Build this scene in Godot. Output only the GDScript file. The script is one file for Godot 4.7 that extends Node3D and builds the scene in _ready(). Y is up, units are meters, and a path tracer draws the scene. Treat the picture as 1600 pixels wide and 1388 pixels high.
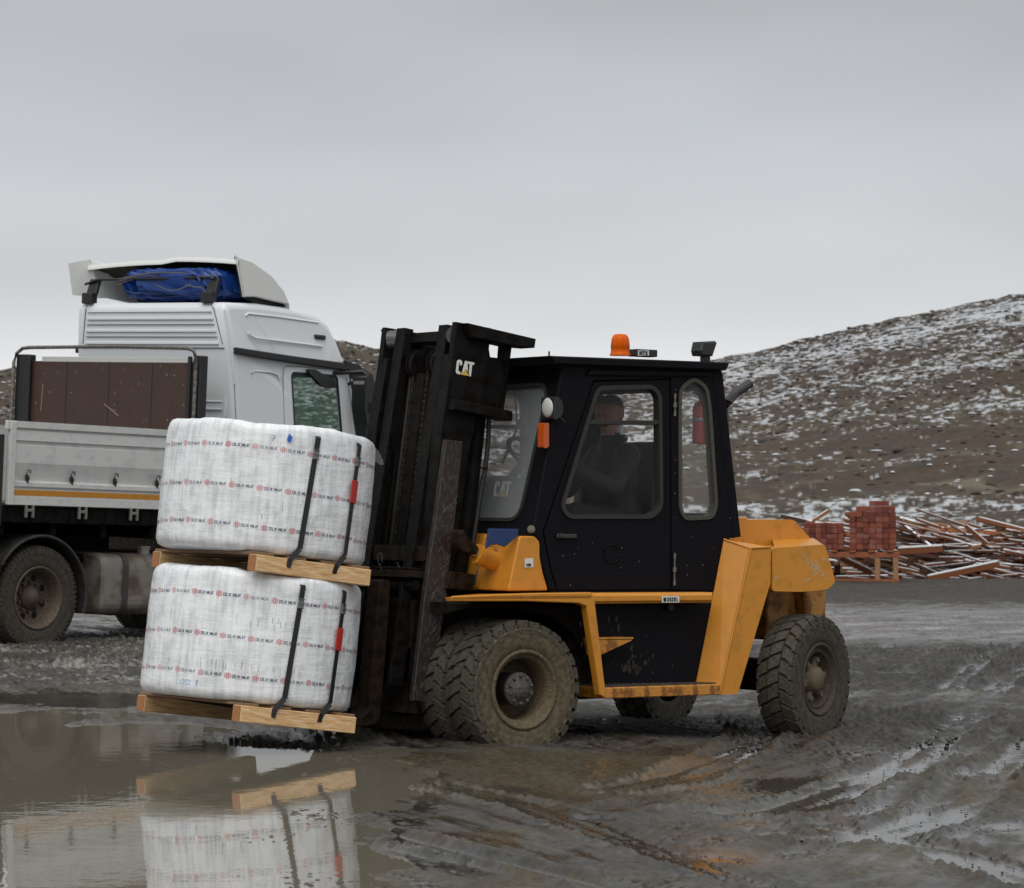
extends Node3D
# A yellow forklift carrying two wrapped rope coils over a flooded mud yard, a truck behind, a snow-dusted hill.

const FORKLIFT := Transform3D(Vector3(0.81406, -0.01200, -0.58066), Vector3(0.00977, 0.99993, -0.00697), Vector3(0.58070, 0.00000, 0.81412), Vector3(-0.55998, 0.00000, -21.56412))
const TRUCK := Transform3D(Vector3(0.62877, -0.02642, -0.77715), Vector3(0.04199, 0.99912, 0.00000), Vector3(0.77646, -0.03263, 0.62932), Vector3(-5.68097, 0.11282, -32.75518))

var rng := RandomNumberGenerator.new()
var used := {}
var mats := {}
var tex := {}


# ---------------------------------------------------------------- mesh helper
class M:
	var st := SurfaceTool.new()
	var xf := Transform3D()
	var warp = null
	func _init():
		st.begin(Mesh.PRIMITIVE_TRIANGLES)
		st.set_smooth_group(-1)
	func smooth(i: int) -> M:
		st.set_smooth_group(i)
		return self
	func col(c: Color) -> M:
		st.set_color(c)
		return self
	func tri(a: Vector3, b: Vector3, c: Vector3):
		for p in [a, b, c]:
			var q: Vector3 = xf * p
			st.add_vertex(warp.call(q) if warp != null else q)
	# triangle turned so that its front looks along dir
	func td(a: Vector3, b: Vector3, c: Vector3, dir: Vector3):
		if (a - c).cross(a - b).dot(dir) < 0.0:
			tri(a, c, b)
		else:
			tri(a, b, c)
	func qd(a: Vector3, b: Vector3, c: Vector3, d: Vector3, dir: Vector3):
		td(a, b, c, dir)
		td(a, c, d, dir)
	# chamfered box
	func box(c: Vector3, s: Vector3, b := 0.004, r := Basis()):
		var h := s * 0.5
		b = minf(b, minf(h.x, minf(h.y, h.z)) * 0.6)
		for ax in 3:
			for sg in [-1.0, 1.0]:
				var v := []
				for k in [[-1, -1], [1, -1], [1, 1], [-1, 1]]:
					var p := Vector3()
					p[ax] = sg * h[ax]
					p[(ax + 1) % 3] = k[0] * (h[(ax + 1) % 3] - b)
					p[(ax + 2) % 3] = k[1] * (h[(ax + 2) % 3] - b)
					v.append(c + r * p)
				var n := Vector3()
				n[ax] = sg
				qd(v[0], v[1], v[2], v[3], r * n)
		if b <= 0.0:
			return
		for ax in 3:
			var a1 := (ax + 1) % 3
			var a2 := (ax + 2) % 3
			for s1 in [-1.0, 1.0]:
				for s2 in [-1.0, 1.0]:
					var v := []
					for k in [[-1, 0], [1, 0], [1, 1], [-1, 1]]:
						var p := Vector3()
						p[ax] = k[0] * (h[ax] - b)
						p[a1] = s1 * (h[a1] - (b if k[1] == 1 else 0.0))
						p[a2] = s2 * (h[a2] - (0.0 if k[1] == 1 else b))
						v.append(c + r * p)
					var n := Vector3()
					n[a1] = s1
					n[a2] = s2
					qd(v[0], v[1], v[2], v[3], r * n)
		for sx in [-1.0, 1.0]:
			for sy in [-1.0, 1.0]:
				for sz in [-1.0, 1.0]:
					var q := Vector3(sx * h.x, sy * h.y, sz * h.z)
					td(c + r * (q - Vector3(0, sy * b, sz * b)), c + r * (q - Vector3(sx * b, 0, sz * b)), c + r * (q - Vector3(sx * b, sy * b, 0)), r * q)
	# side-view outline (x, y) extruded from z0 to z1, edges chamfered by b
	func ext(poly: PackedVector2Array, z0: float, z1: float, b := 0.006):
		if Geometry2D.is_polygon_clockwise(poly):
			poly = poly.duplicate()
			poly.reverse()
		var n := poly.size()
		var ins := PackedVector2Array()
		for i in n:
			var e0 := (poly[i] - poly[(i + n - 1) % n]).normalized()
			var e1 := (poly[(i + 1) % n] - poly[i]).normalized()
			var m := Vector2(-e0.y - e1.y, e0.x + e1.x)
			var l := m.length()
			m = m / maxf(l, 0.01)
			ins.append(poly[i] + m * (b / maxf(0.35, absf(m.dot(Vector2(-e0.y, e0.x))))))
		var idx := Geometry2D.triangulate_polygon(ins)
		if idx.is_empty():
			ins = poly
			idx = Geometry2D.triangulate_polygon(ins)
		for side in 2:
			var z := z0 if side == 0 else z1
			var d := Vector3(0, 0, -1 if side == 0 else 1)
			for i in range(0, idx.size(), 3):
				td(v3(ins[idx[i]], z), v3(ins[idx[i + 1]], z), v3(ins[idx[i + 2]], z), d)
		for i in n:
			var j := (i + 1) % n
			var e := poly[j] - poly[i]
			var o := Vector3(e.y, -e.x, 0)
			qd(v3(poly[i], z0 + b), v3(poly[j], z0 + b), v3(poly[j], z1 - b), v3(poly[i], z1 - b), o)
			qd(v3(ins[i], z0), v3(ins[j], z0), v3(poly[j], z0 + b), v3(poly[i], z0 + b), o.normalized() + Vector3(0, 0, -1))
			qd(v3(ins[i], z1), v3(ins[j], z1), v3(poly[j], z1 - b), v3(poly[i], z1 - b), o.normalized() + Vector3(0, 0, 1))
	func v3(p: Vector2, z: float) -> Vector3:
		return Vector3(p.x, p.y, z)
	# panel with one hole: both outlines seen from a point inside the hole
	func frame(outer: PackedVector2Array, hole: PackedVector2Array, z0: float, z1: float):
		var c := Vector2()
		for p in hole:
			c += p / hole.size()
		var an := []
		for p in outer:
			an.append((p - c).angle())
		for p in hole:
			an.append((p - c).angle())
		an.sort()
		var po := []
		var ph := []
		for a in an:
			po.append(hit(outer, c, a))
			ph.append(hit(hole, c, a))
		var n := an.size()
		for i in n:
			var j := (i + 1) % n
			if absf(wrapf(an[j] - an[i], -PI, PI)) < 1e-5:
				continue
			for zz in [[z0, -1.0], [z1, 1.0]]:
				qd(v3(po[i], zz[0]), v3(po[j], zz[0]), v3(ph[j], zz[0]), v3(ph[i], zz[0]), Vector3(0, 0, zz[1]))
			var mo: Vector2 = po[i] - c
			qd(v3(po[i], z0), v3(po[j], z0), v3(po[j], z1), v3(po[i], z1), Vector3(mo.x, mo.y, 0))
			qd(v3(ph[i], z0), v3(ph[j], z0), v3(ph[j], z1), v3(ph[i], z1), Vector3(-mo.x, -mo.y, 0))
	func hit(poly: PackedVector2Array, c: Vector2, a: float) -> Vector2:
		var d := Vector2.from_angle(a)
		var best := 1e9
		for i in poly.size():
			var p := poly[i] - c
			var e := poly[(i + 1) % poly.size()] - poly[i]
			var den := d.cross(e)
			if absf(den) < 1e-9:
				continue
			var t := p.cross(e) / den
			var s := p.cross(d) / den
			if t > 0.0 and s > -1e-4 and s < 1.0001:
				best = minf(best, t)
		return c + d * (best if best < 1e8 else 0.0)
	# profile of (radius, height) turned about the y axis
	func lathe(prof: Array, n := 32, sg := 1):
		for i in prof.size() - 1:
			st.set_smooth_group(sg + i if sg < 0 else sg)
			for k in n:
				var a := TAU * k / n
				var b := TAU * (k + 1) / n
				var p0: Vector2 = prof[i]
				var p1: Vector2 = prof[i + 1]
				var e := p1 - p0
				var dir := Vector3(sin((a + b) / 2), 0, cos((a + b) / 2)) * e.y - Vector3(0, e.x, 0)
				var v := [Vector3(sin(a) * p0.x, p0.y, cos(a) * p0.x), Vector3(sin(b) * p0.x, p0.y, cos(b) * p0.x), Vector3(sin(b) * p1.x, p1.y, cos(b) * p1.x), Vector3(sin(a) * p1.x, p1.y, cos(a) * p1.x)]
				if p0.x > 1e-5:
					td(v[0], v[1], v[2], dir)
				if p1.x > 1e-5:
					td(v[0], v[2], v[3], dir)
		st.set_smooth_group(-1)
	func tube(path: Array, r: float, n := 8, r2 := -1.0):
		if r2 < 0.0:
			r2 = r
		st.set_smooth_group(1)
		var rings := []
		var m := path.size()
		for i in m:
			var t: Vector3 = (path[mini(i + 1, m - 1)] - path[maxi(i - 1, 0)]).normalized()
			var u := t.cross(Vector3.UP if absf(t.y) < 0.9 else Vector3.RIGHT).normalized()
			var w := t.cross(u)
			var rr := lerpf(r, r2, float(i) / maxi(m - 1, 1))
			var ring := []
			for k in n:
				var a := TAU * k / n
				ring.append(path[i] + (u * cos(a) + w * sin(a)) * rr)
			rings.append(ring)
		for i in m - 1:
			for k in n:
				var j := (k + 1) % n
				var o: Vector3 = rings[i][k] + rings[i][j] - path[i] * 2.0
				qd(rings[i][k], rings[i][j], rings[i + 1][j], rings[i + 1][k], o)
		st.set_smooth_group(-1)
		for e in [[0, 1], [m - 1, m - 2]]:
			var d: Vector3 = path[e[0]] - path[e[1]]
			for k in n:
				td(path[e[0]], rings[e[0]][k], rings[e[0]][(k + 1) % n], d)
	func mesh() -> ArrayMesh:
		st.generate_normals()
		return st.commit()


func pv(a: Array) -> PackedVector2Array:
	var o := PackedVector2Array()
	for i in range(0, a.size(), 2):
		o.append(Vector2(a[i], a[i + 1]))
	return o


# corners rounded by r
func rounded(poly: PackedVector2Array, r: float, n := 5) -> PackedVector2Array:
	var o := PackedVector2Array()
	var m := poly.size()
	for i in m:
		var p := poly[i]
		var a := poly[(i + m - 1) % m] - p
		var b := poly[(i + 1) % m] - p
		var rr := minf(r, minf(a.length(), b.length()) * 0.48)
		var p0 := p + a.normalized() * rr
		var p1 := p + b.normalized() * rr
		for k in n + 1:
			var t := float(k) / n
			o.append(p0.lerp(p, t).lerp(p.lerp(p1, t), t))
	return o


func grow(poly: PackedVector2Array, d: float) -> PackedVector2Array:
	var r := Geometry2D.offset_polygon(poly, d)
	return r[0] if r.size() else poly


# ---------------------------------------------------------------- scene tree helpers
func numbered(called: String) -> String:
	if not used.has(called):
		used[called] = 0
		return called
	used[called] += 1
	return "%s_%03d" % [called, used[called]]


func tag(o: Node, label: String, category: String, group := "", kind := ""):
	if label:
		o.set_meta("label", label)
	if category:
		o.set_meta("category", category)
	if group:
		o.set_meta("group", group)
	if kind:
		o.set_meta("kind", kind)


func thing(called: String, label: String, category: String, at := Transform3D(), group := "") -> Node3D:
	var o := Node3D.new()
	o.name = numbered(called)
	o.transform = at
	tag(o, label, category, group)
	add_child(o)
	return o


func part(parent: Node, called: String, m, material: Material, label := "") -> MeshInstance3D:
	var o := MeshInstance3D.new()
	var n := called
	var i := 0
	while parent.has_node(NodePath(n)):
		i += 1
		n = "%s_%03d" % [called, i]
	o.name = n
	o.mesh = m.mesh() if m is M else m
	o.material_override = material
	if label:
		o.set_meta("label", label)
	parent.add_child(o)
	return o


func solo(called: String, m, material: Material, label: String, category: String, group := "", kind := "", at := Transform3D()) -> MeshInstance3D:
	var o := MeshInstance3D.new()
	o.name = numbered(called)
	o.mesh = m.mesh() if m is M else m
	o.material_override = material
	o.transform = at
	tag(o, label, category, group, kind)
	add_child(o)
	return o


# ---------------------------------------------------------------- materials
func lin(r: float, g: float, b: float, a := 1.0) -> Color:
	var c := Color(r, g, b).linear_to_srgb()
	c.a = a
	return c


func noise(freq: float, sd: int, oct := 4, kind := FastNoiseLite.TYPE_SIMPLEX_SMOOTH) -> FastNoiseLite:
	var n := FastNoiseLite.new()
	n.noise_type = kind
	n.frequency = freq
	n.seed = sd
	n.fractal_type = FastNoiseLite.FRACTAL_FBM if oct > 1 else FastNoiseLite.FRACTAL_NONE
	n.fractal_octaves = oct
	return n


func ntex(key: String, freq: float, sd: int, stops: Array, size := 512, bump := 0.0, oct := 5) -> NoiseTexture2D:
	if tex.has(key):
		return tex[key]
	var t := NoiseTexture2D.new()
	t.width = size
	t.height = size
	t.seamless = true
	t.noise = noise(freq, sd, oct)
	if bump > 0.0:
		t.as_normal_map = true
		t.bump_strength = bump
	else:
		var g := Gradient.new()
		g.offsets = PackedFloat32Array(stops.map(func(s): return s[0]))
		g.colors = PackedColorArray(stops.map(func(s): return s[1]))
		t.color_ramp = g
	tex[key] = t
	return t


func grey(v: float) -> Color:
	return Color(v, v, v)


# one surface: real base colour (linear), gloss, and the wear that lies on it
func mat(key: String, c: Color, rough := 0.6, metal := 0.0, wear := "", scale := Vector3.ONE, bump := 0.0) -> StandardMaterial3D:
	if mats.has(key):
		return mats[key]
	var m := StandardMaterial3D.new()
	m.resource_name = key
	m.albedo_color = c
	m.roughness = rough
	m.metallic = metal
	if wear:
		m.uv1_triplanar = true
		m.uv1_scale = scale
		match wear:
			"soft":
				m.albedo_texture = ntex("soft", 0.012, 3, [[0.3, grey(0.94)], [0.6, grey(1.0)]])
			"dusty":
				m.albedo_texture = ntex("dusty", 0.008, 5, [[0.22, grey(0.93)], [0.42, grey(0.985)], [0.7, Color(1, 0.99, 0.975)]], 512, 0.0, 7)
			"grimy":
				m.albedo_texture = ntex("grimy", 0.007, 9, [[0.22, Color(0.68, 0.63, 0.57)], [0.42, Color(0.9, 0.87, 0.84)], [0.6, Color(1, 1, 1)]], 512, 0.0, 8)
			"muddy":
				m.albedo_texture = ntex("muddy", 0.02, 13, [[0.25, Color(0.74, 0.7, 0.65)], [0.5, Color(0.88, 0.85, 0.8)], [0.72, Color(1, 0.98, 0.93)]], 512, 0.0, 7)
			"wood":
				m.albedo_texture = ntex("wood", 0.01, 17, [[0.25, Color(0.84, 0.77, 0.68)], [0.42, Color(0.96, 0.92, 0.87)], [0.55, Color(0.91, 0.86, 0.79)], [0.7, Color(1, 1, 1)]])
			"worn":
				m.albedo_texture = ntex("worn", 0.012, 21, [[0.3, Color(0.22, 0.15, 0.11)], [0.42, Color(0.17, 0.16, 0.16)], [0.6, Color(0.2, 0.19, 0.185)], [0.72, Color(0.26, 0.24, 0.22)]], 512, 0.0, 8)
				m.albedo_color = Color(1, 1, 1)
		m.roughness_texture = ntex("gloss", 0.018, 31, [[0.3, grey(0.82)], [0.7, grey(1.0)]])
		m.roughness_texture_channel = BaseMaterial3D.TEXTURE_CHANNEL_RED
		if bump > 0.0:
			m.normal_enabled = true
			m.normal_texture = ntex("bumps", 0.03, 41, [], 512, 6.0)
			m.normal_scale = bump
	mats[key] = m
	return m


func glass(key: String, tint: Color, alpha: float) -> StandardMaterial3D:
	if mats.has(key):
		return mats[key]
	var m := StandardMaterial3D.new()
	m.resource_name = key
	tint.a = alpha
	m.albedo_color = tint
	m.roughness = 0.03
	m.metallic_specular = 0.2
	m.transparency = BaseMaterial3D.TRANSPARENCY_ALPHA
	mats[key] = m
	return m


func sstep(a: float, b: float, x: float) -> float:
	return smoothstep(a, b, x)


func _ready():
	rng.seed = 7
	set_view()
	build_ground()
	build_water()
	build_hill()
	build_forklift()
	build_driver()
	build_loads()
	build_trailer()
	build_tractor()
	build_yard()


func set_view():
	var cam := Camera3D.new()
	cam.name = "camera"
	cam.position = Vector3(0, 1.63, 0)
	cam.rotation.x = 0.01620
	# a long lens, a little soft beyond and before the forklift
	var at := CameraAttributesPhysical.new()
	at.frustum_focal_length = 86.46
	at.frustum_focus_distance = 21.0
	at.exposure_aperture = 6.5
	at.frustum_near = 0.1
	at.frustum_far = 900.0
	cam.attributes = at
	cam.fov = rad_to_deg(2.0 * atan(694.0 / 5000.0))
	cam.near = 0.1
	cam.far = 900.0
	add_child(cam)
	cam.make_current()
	var sun := DirectionalLight3D.new()
	sun.name = "sun"
	sun.light_energy = 0.5
	sun.light_color = Color(1.0, 0.985, 0.96)
	sun.light_angular_distance = 55.0
	sun.shadow_enabled = true
	add_child(sun)
	sun.look_at_from_position(Vector3.ZERO, Vector3(0.12, -0.85, -0.6))
	var env := Environment.new()
	env.background_mode = Environment.BG_SKY
	env.tonemap_mode = Environment.TONE_MAPPER_LINEAR
	env.tonemap_exposure = 1.09
	env.sdfgi_enabled = true
	env.ssao_enabled = true
	env.ssil_enabled = true
	var sky := Sky.new()
	var pm := PanoramaSkyMaterial.new()
	pm.panorama = ImageTexture.create_from_image(cloud_deck())
	pm.energy_multiplier = 1.0
	sky.sky_material = pm
	env.sky = sky
	var we := WorldEnvironment.new()
	we.name = "world_environment"
	we.environment = env
	add_child(we)


# a closed deck of cloud: pale at the horizon, greyer above, brightening again towards the zenith
func cloud_deck() -> Image:
	var w := 1024
	var h := 512
	var im := Image.create(w, h, false, Image.FORMAT_RGBF)
	var n1 := noise(1.6, 5, 4)
	var n2 := noise(5.0, 8, 4)
	for j in h:
		var el := PI * (0.5 - (j + 0.5) / h)
		var deg := rad_to_deg(el)
		var base := lerpf(0.84, 0.615, sstep(1.2, 4.0, deg))
		base = lerpf(base, 0.455, sstep(3.0, 9.0, deg))
		base = lerpf(base, 0.85, sstep(12.0, 75.0, deg))
		var blue := sstep(0.5, 7.0, deg) * (1.0 - 0.6 * sstep(15.0, 60.0, deg))
		for i in w:
			var az := TAU * (i + 0.5) / w
			var d := Vector3(sin(az) * cos(el), sin(el), cos(az) * cos(el))
			var q := Vector3(d.x, d.y * 5.0, d.z)
			var c := 0.0
			if deg > -2.0:
				c = n1.get_noise_3dv(q * 2.2) * 0.13 + n2.get_noise_3dv(q) * 0.06
			var v := base * (1.0 + c * (0.5 + 0.5 * sstep(0.0, 5.0, deg)))
			if deg < 0.0:
				v = 0.3
			im.set_pixel(i, j, Color(v * (0.985 - 0.035 * blue), v * (1.0 - 0.003 * blue), v * (1.01 + 0.035 * blue)))
	return im


# ---------------------------------------------------------------- the yard
var lowland: FastNoiseLite
var lumps: FastNoiseLite
var fine: FastNoiseLite
var patches: FastNoiseLite


func level(x: float, d: float) -> float:
	return -0.055 * sstep(0.5, 1.6, x) * (1.0 - sstep(27.0, 33.0, d))


func sdf(poly: PackedVector2Array, p: Vector2) -> float:
	var best := 1e9
	var inside := false
	var n := poly.size()
	for i in n:
		var a := poly[i]
		var b := poly[(i + 1) % n]
		var e := b - a
		var t := clampf((p - a).dot(e) / e.length_squared(), 0.0, 1.0)
		best = minf(best, (p - a - e * t).length_squared())
		if (a.y > p.y) != (b.y > p.y) and p.x < (b.x - a.x) * (p.y - a.y) / (b.y - a.y) + a.x:
			inside = not inside
	return -sqrt(best) if inside else sqrt(best)


func build_ground():
	lowland = noise(0.45, 11, 3)
	lumps = noise(2.6, 12, 4)
	lumps.fractal_type = FastNoiseLite.FRACTAL_RIDGED
	fine = noise(11.0, 13, 3)
	patches = noise(0.8, 14, 4)
	var smears := noise(0.9, 15, 4)
	var furrows := noise(1.0, 18, 4)
	furrows.fractal_gain = 0.6
	var lump2 := noise(6.5, 19, 3)
	lump2.fractal_type = FastNoiseLite.FRACTAL_RIDGED
	var grit := noise(17.0, 16, 3)
	var grains := noise(45.0, 17, 2)
	var puddle := pv([-6.143, 23.656, -3.623, 24.507, -2.83, 24.217, -2.146, 22.862, -1.608, 21.765, -1.006, 20.983, -0.657, 20.561, -0.516, 19.576, -0.543, 18.142, -0.619, 16.766, -0.681, 15.856, -0.729, 15.207, -0.572, 14.328, -0.313, 13.07, -0.435, 7.273, -2.029, 7.273])
	# wheel tracks, as lines over the ground: [points, half width, depth]
	var tracks := [
		[pv([1.021, 16.502, 1.231, 16.665, 1.48, 17.001, 1.86, 18.019, 2.271, 19.343, 2.61, 20.52, 3.047, 22.433, 3.527, 24.523]), 0.20, 0.045],
		[pv([1.511, 15.444, 1.92, 16.031, 2.167, 16.6, 2.47, 17.495, 2.778, 18.575, 3.198, 20.273, 3.764, 22.433]), 0.20, 0.05],
		[pv([0.56, 17.532, 0.919, 18.413, 1.226, 19.613, 1.545, 21.191, 1.841, 23.047]), 0.17, 0.04],
		[pv([-0.607, 15.207, -0.321, 14.61, -0.113, 14.155, 0.136, 13.636, 0.317, 13.239, 0.505, 12.665]), 0.10, 0.05],
		[pv([-0.394, 17.943, 0.067, 16.697, 0.425, 15.207, 0.791, 14.155, 1.181, 13.154]), 0.12, 0.035],
		[pv([1.533, 16.342, 1.752, 15.674, 2.037, 15.004, 2.259, 13.801]), 0.16, 0.05],
		[pv([3.722, 27.396, 4.399, 30.581, 5.008, 32.977, 5.555, 34.322]), 0.16, 0.05],
		[pv([4.038, 27.131, 4.566, 29.303, 5.326, 31.734]), 0.16, 0.05],
		[pv([0.32, 16.031, 0.619, 14.768, 0.953, 13.645, 1.283, 12.855]), 0.12, 0.03],
	]
	var ds := PackedFloat32Array([-60.0, -30.0, -12.0, 0.0, 6.0, 9.0, 10.5])
	var d := 11.6
	while d < 72.0:
		ds.append(d)
		d += 0.026 * pow(d / 13.0, 1.55)
	ds.append(74.0)
	var ss := PackedFloat32Array([-20.0, -9.0, -4.5, -2.6, -1.7, -1.3, -1.12])
	var fc := 820
	for i in fc + 1:
		ss.append(lerpf(-1.02, 1.02, float(i) / fc))
	for s in [1.12, 1.3, 1.7, 2.6, 4.5, 9.0, 20.0]:
		ss.append(s)
	var nr := ds.size()
	var nc := ss.size()
	# distance to the nearest track
	var td := PackedFloat32Array()
	td.resize(nr * nc)
	td.fill(9.0)
	var tl := PackedFloat32Array()
	tl.resize(nr * nc)
	var tk := PackedInt32Array()
	tk.resize(nr * nc)
	for ti in tracks.size():
		var p: PackedVector2Array = tracks[ti][0]
		var along := 0.0
		for i in p.size() - 1:
			var a := p[i]
			var b := p[i + 1]
			var e := b - a
			var len := e.length()
			for r in nr:
				var dd := ds[r]
				if dd < minf(a.y, b.y) - 0.6 or dd > maxf(a.y, b.y) + 0.6:
					continue
				var hw := 0.165 * maxf(dd, 10.0) + 0.6
				var s0 := (minf(a.x, b.x) - 0.6) / hw
				var s1 := (maxf(a.x, b.x) + 0.6) / hw
				var c0 := clampi(7 + int((s0 + 1.02) / 2.04 * fc), 0, nc - 1)
				var c1 := clampi(7 + int((s1 + 1.02) / 2.04 * fc) + 1, 0, nc - 1)
				for c in range(c0, c1 + 1):
					var q := Vector2(ss[c] * hw, dd) - a
					var t := clampf(q.dot(e) / (len * len), 0.0, 1.0)
					var dist: float = (q - e * t).length() / tracks[ti][1]
					if dist < td[r * nc + c]:
						td[r * nc + c] = dist
						tl[r * nc + c] = along + t * len + (0.5 if e.cross(q) > 0.0 else 0.0) * 0.09
						tk[r * nc + c] = ti
			along += len
	var vs := PackedVector3Array()
	var cs := PackedColorArray()
	var uv := PackedVector2Array()
	vs.resize(nr * nc)
	cs.resize(nr * nc)
	uv.resize(nr * nc)
	var front := FORKLIFT * Vector3(0.078, 0, 0.7)
	var back := FORKLIFT * Vector3(2.5, 0, 0.86)
	for r in nr:
		var dd := ds[r]
		var hw := 0.165 * maxf(dd, 10.0) + 0.6
		for c in nc:
			var k := r * nc + c
			var x := ss[c] * hw
			var big := lowland.get_noise_2d(x, dd)
			var lump := lumps.get_noise_2d(x, dd)
			var fi := fine.get_noise_2d(x, dd)
			var pa := patches.get_noise_2d(x, dd)
			var sd := 9.0
			if x < 1.5 and dd < 27.0:
				sd = sdf(puddle, Vector2(x, dd))
			# how churned the mud is here
			var near_rear := exp(-(pow(x - back.x - 0.8, 2.0) / 2.4 + pow(dd + back.z - 1.6, 2.0) / 6.0))
			var under := exp(-(pow(x - 0.9, 2.0) / 1.6 + pow(dd - 22.8, 2.0) / 2.6))
			var behind := sstep(26.0, 29.0, dd) * sstep(37.0, 33.0, dd)
			var churn := 0.12 + 0.75 * behind + 0.85 * near_rear + 0.8 * under + 0.22 * sstep(0.1, 0.45, pa) + 0.4 * sstep(45.0, 50.0, dd)
			churn = minf(churn, 1.15)
			# smears and drag marks run with the traffic, fanning away from the camera
			var turn := sstep(0.0, 1.5, x + 0.5 * pa)
			var al := x * -0.33 + dd * 0.95
			var ac := x * 0.95 + dd * 0.33
			var bl := x * 0.31 + dd * 0.95
			var bc := x * 0.95 - dd * 0.31
			var smear := lerpf(smears.get_noise_2d(al * 0.45, ac * 1.7), smears.get_noise_2d(bl * 0.45 + 50.0, bc * 1.7), turn)
			var furrow := lerpf(furrows.get_noise_2d(al * 0.42, ac * 4.6), furrows.get_noise_2d(bl * 0.42 + 50.0, bc * 4.6), turn)
			var rough := sstep(-0.12, 0.35, patches.get_noise_2d(x * 1.9 - 20.0, dd * 1.1) + 0.5 * smear)
			var rise := level(x, dd)
			rise += 0.13 * sstep(26.5, 31.0, dd) * sstep(1.5, -2.5, x) * sstep(46.0, 36.0, dd)
			# a smooth apron of slick olive mud between the puddle and the front wheel
			var slick := exp(-(pow((x - 0.15) / 1.15, 4.0) + pow((dd - 18.7) / 1.7, 4.0)))
			rough *= 1.0 - 0.8 * slick
			furrow *= 1.0 - 0.6 * slick
			var h := 0.02 + big * 0.02 + smear * 0.012 + furrow * 0.013 * sstep(31.0, 24.0, dd) * (0.45 + 0.75 * sstep(-0.15, 0.3, pa)) + (lump - 0.1) * 0.05 * churn * churn + (lump2.get_noise_2d(x, dd) - 0.1) * 0.022 * churn + fi * 0.0075 * (0.12 + churn) + grit.get_noise_2d(x, dd) * (0.002 + 0.007 * rough + 0.011 * churn) + grains.get_noise_2d(x, dd) * 0.0016
			h -= 0.012 * exp(-pow((dd - 40.5) / 5.0, 2.0)) * sstep(0.5, 3.0, x)
			h -= 0.02 * exp(-pow((dd - 25.4) / 1.2, 2.0)) * sstep(-0.4, -2.2, x)
			if sd < 4.0:
				var s2 := sd + pa * 0.3 + fi * 0.07 + smear * 0.2 + (pa * 0.9 + big * 0.7 + lump * 0.35) * sstep(21.0, 23.5, dd)
				h = lerpf(clampf(s2 * 0.07, -0.06, 0.03) + fi * 0.004 + big * 0.004, minf(h, 0.03), sstep(0.0, 0.6, sd))
				# scraps of mud standing out of the water near the edge
				h = maxf(h, (0.006 + fi * 0.02 + pa * 0.01 - 0.016) if sd > -0.55 else -1.0)
			# dark clods heaped up behind the load
			h += 0.055 * exp(-pow((x + 1.35) / 0.62, 2.0) - pow((dd - 21.45) / 0.6, 2.0)) * (0.95 + 0.25 * lump + 0.5 * fi)
			# the bank of soft mud between the front wheel and the furrows
			h += 0.018 * exp(-(pow(x - 0.5, 2.0) / 0.9 + pow(dd - 19.6, 2.0) / 0.5))
			# pools on the near right
			for e in [[1.62, 15.6, 0.5, 0.35, 0.03], [1.95, 17.0, 0.45, 0.4, 0.025], [2.2, 14.6, 0.5, 0.4, 0.03], [0.92, 14.45, 0.15, 0.2, 0.04], [2.6, 16.3, 0.4, 0.35, 0.025], [1.3, 18.4, 0.5, 0.4, 0.022], [0.1, 17.6, 0.5, 0.5, 0.02], [1.9, 18.9, 0.6, 0.3, 0.02]]:
				var g := pow((x - e[0]) / e[2], 2.0) + pow((dd - e[1]) / e[3], 2.0)
				if g < 6.0:
					h -= e[4] * exp(-g)
			# mounds at the right
			for e in [[2.42, 18.2, 0.3, 0.4, 0.06], [2.95, 18.0, 0.5, 0.5, 0.09], [2.9, 16.2, 0.25, 0.5, 0.05]]:
				var g := pow((x - e[0]) / e[2], 2.0) + pow((dd - e[1]) / e[3], 2.0)
				if g < 6.0:
					h += e[4] * exp(-g) * (0.75 + lump * 0.5)
			var t := td[k]
			var cut := 0.0
			if t < 2.2:
				var tr = tracks[tk[k]]
				cut = 1.0 - sstep(0.75, 1.05, t)
				var rim := exp(-pow((t - 1.25) / 0.28, 2.0))
				var cleat := 0.5 + 0.5 * cos(tl[k] / 0.09 * TAU)
				var rib := 0.5 + 0.5 * cos(t * 7.5)
				h += -cut * tr[2] * (0.62 - 0.4 * rib) + rim * tr[2] * (0.35 + 0.4 * lump + 0.5 * fi) + cut * cleat * 0.0035
			# the wheels press in and push a lip of mud up
			for w in [front, back]:
				var g := pow((x - w.x) / 0.33, 2.0) + pow((dd + w.z) / 0.3, 2.0)
				if g < 5.0:
					h += 0.012 * exp(-pow((g - 1.3), 2.0) / 0.5)
			# water fills whatever is lowest; a film of it shines on the low flats
			var wet := 0.5 + 0.45 * smear + 0.4 * pa - 0.75 * furrow - 0.6 * (churn - 0.25) - 0.35 * rough
			if dd > 10.0 and sd > 0.1:
				var pool := 0.003 + 0.005 * big + 0.006 * exp(-pow((dd - 25.6) / 1.6, 2.0)) * sstep(0.0, -2.0, x)
				wet = maxf(wet, sstep(0.013, 0.001, h - pool))
				if h < pool:
					h = pool + (h - pool) * 0.02
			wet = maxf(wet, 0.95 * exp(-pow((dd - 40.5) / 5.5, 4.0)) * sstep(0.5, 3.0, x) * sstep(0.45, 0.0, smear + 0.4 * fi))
			wet = lerpf(wet, 0.72 + 0.3 * smear, 0.8 * slick) if h > 0.004 else wet
			wet *= sstep(53.0, 46.0, dd)
			vs[k] = Vector3(x, h + rise, -dd)
			uv[k] = Vector2(x * 0.3, clampf(wet, 0.02, 0.98))
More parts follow.
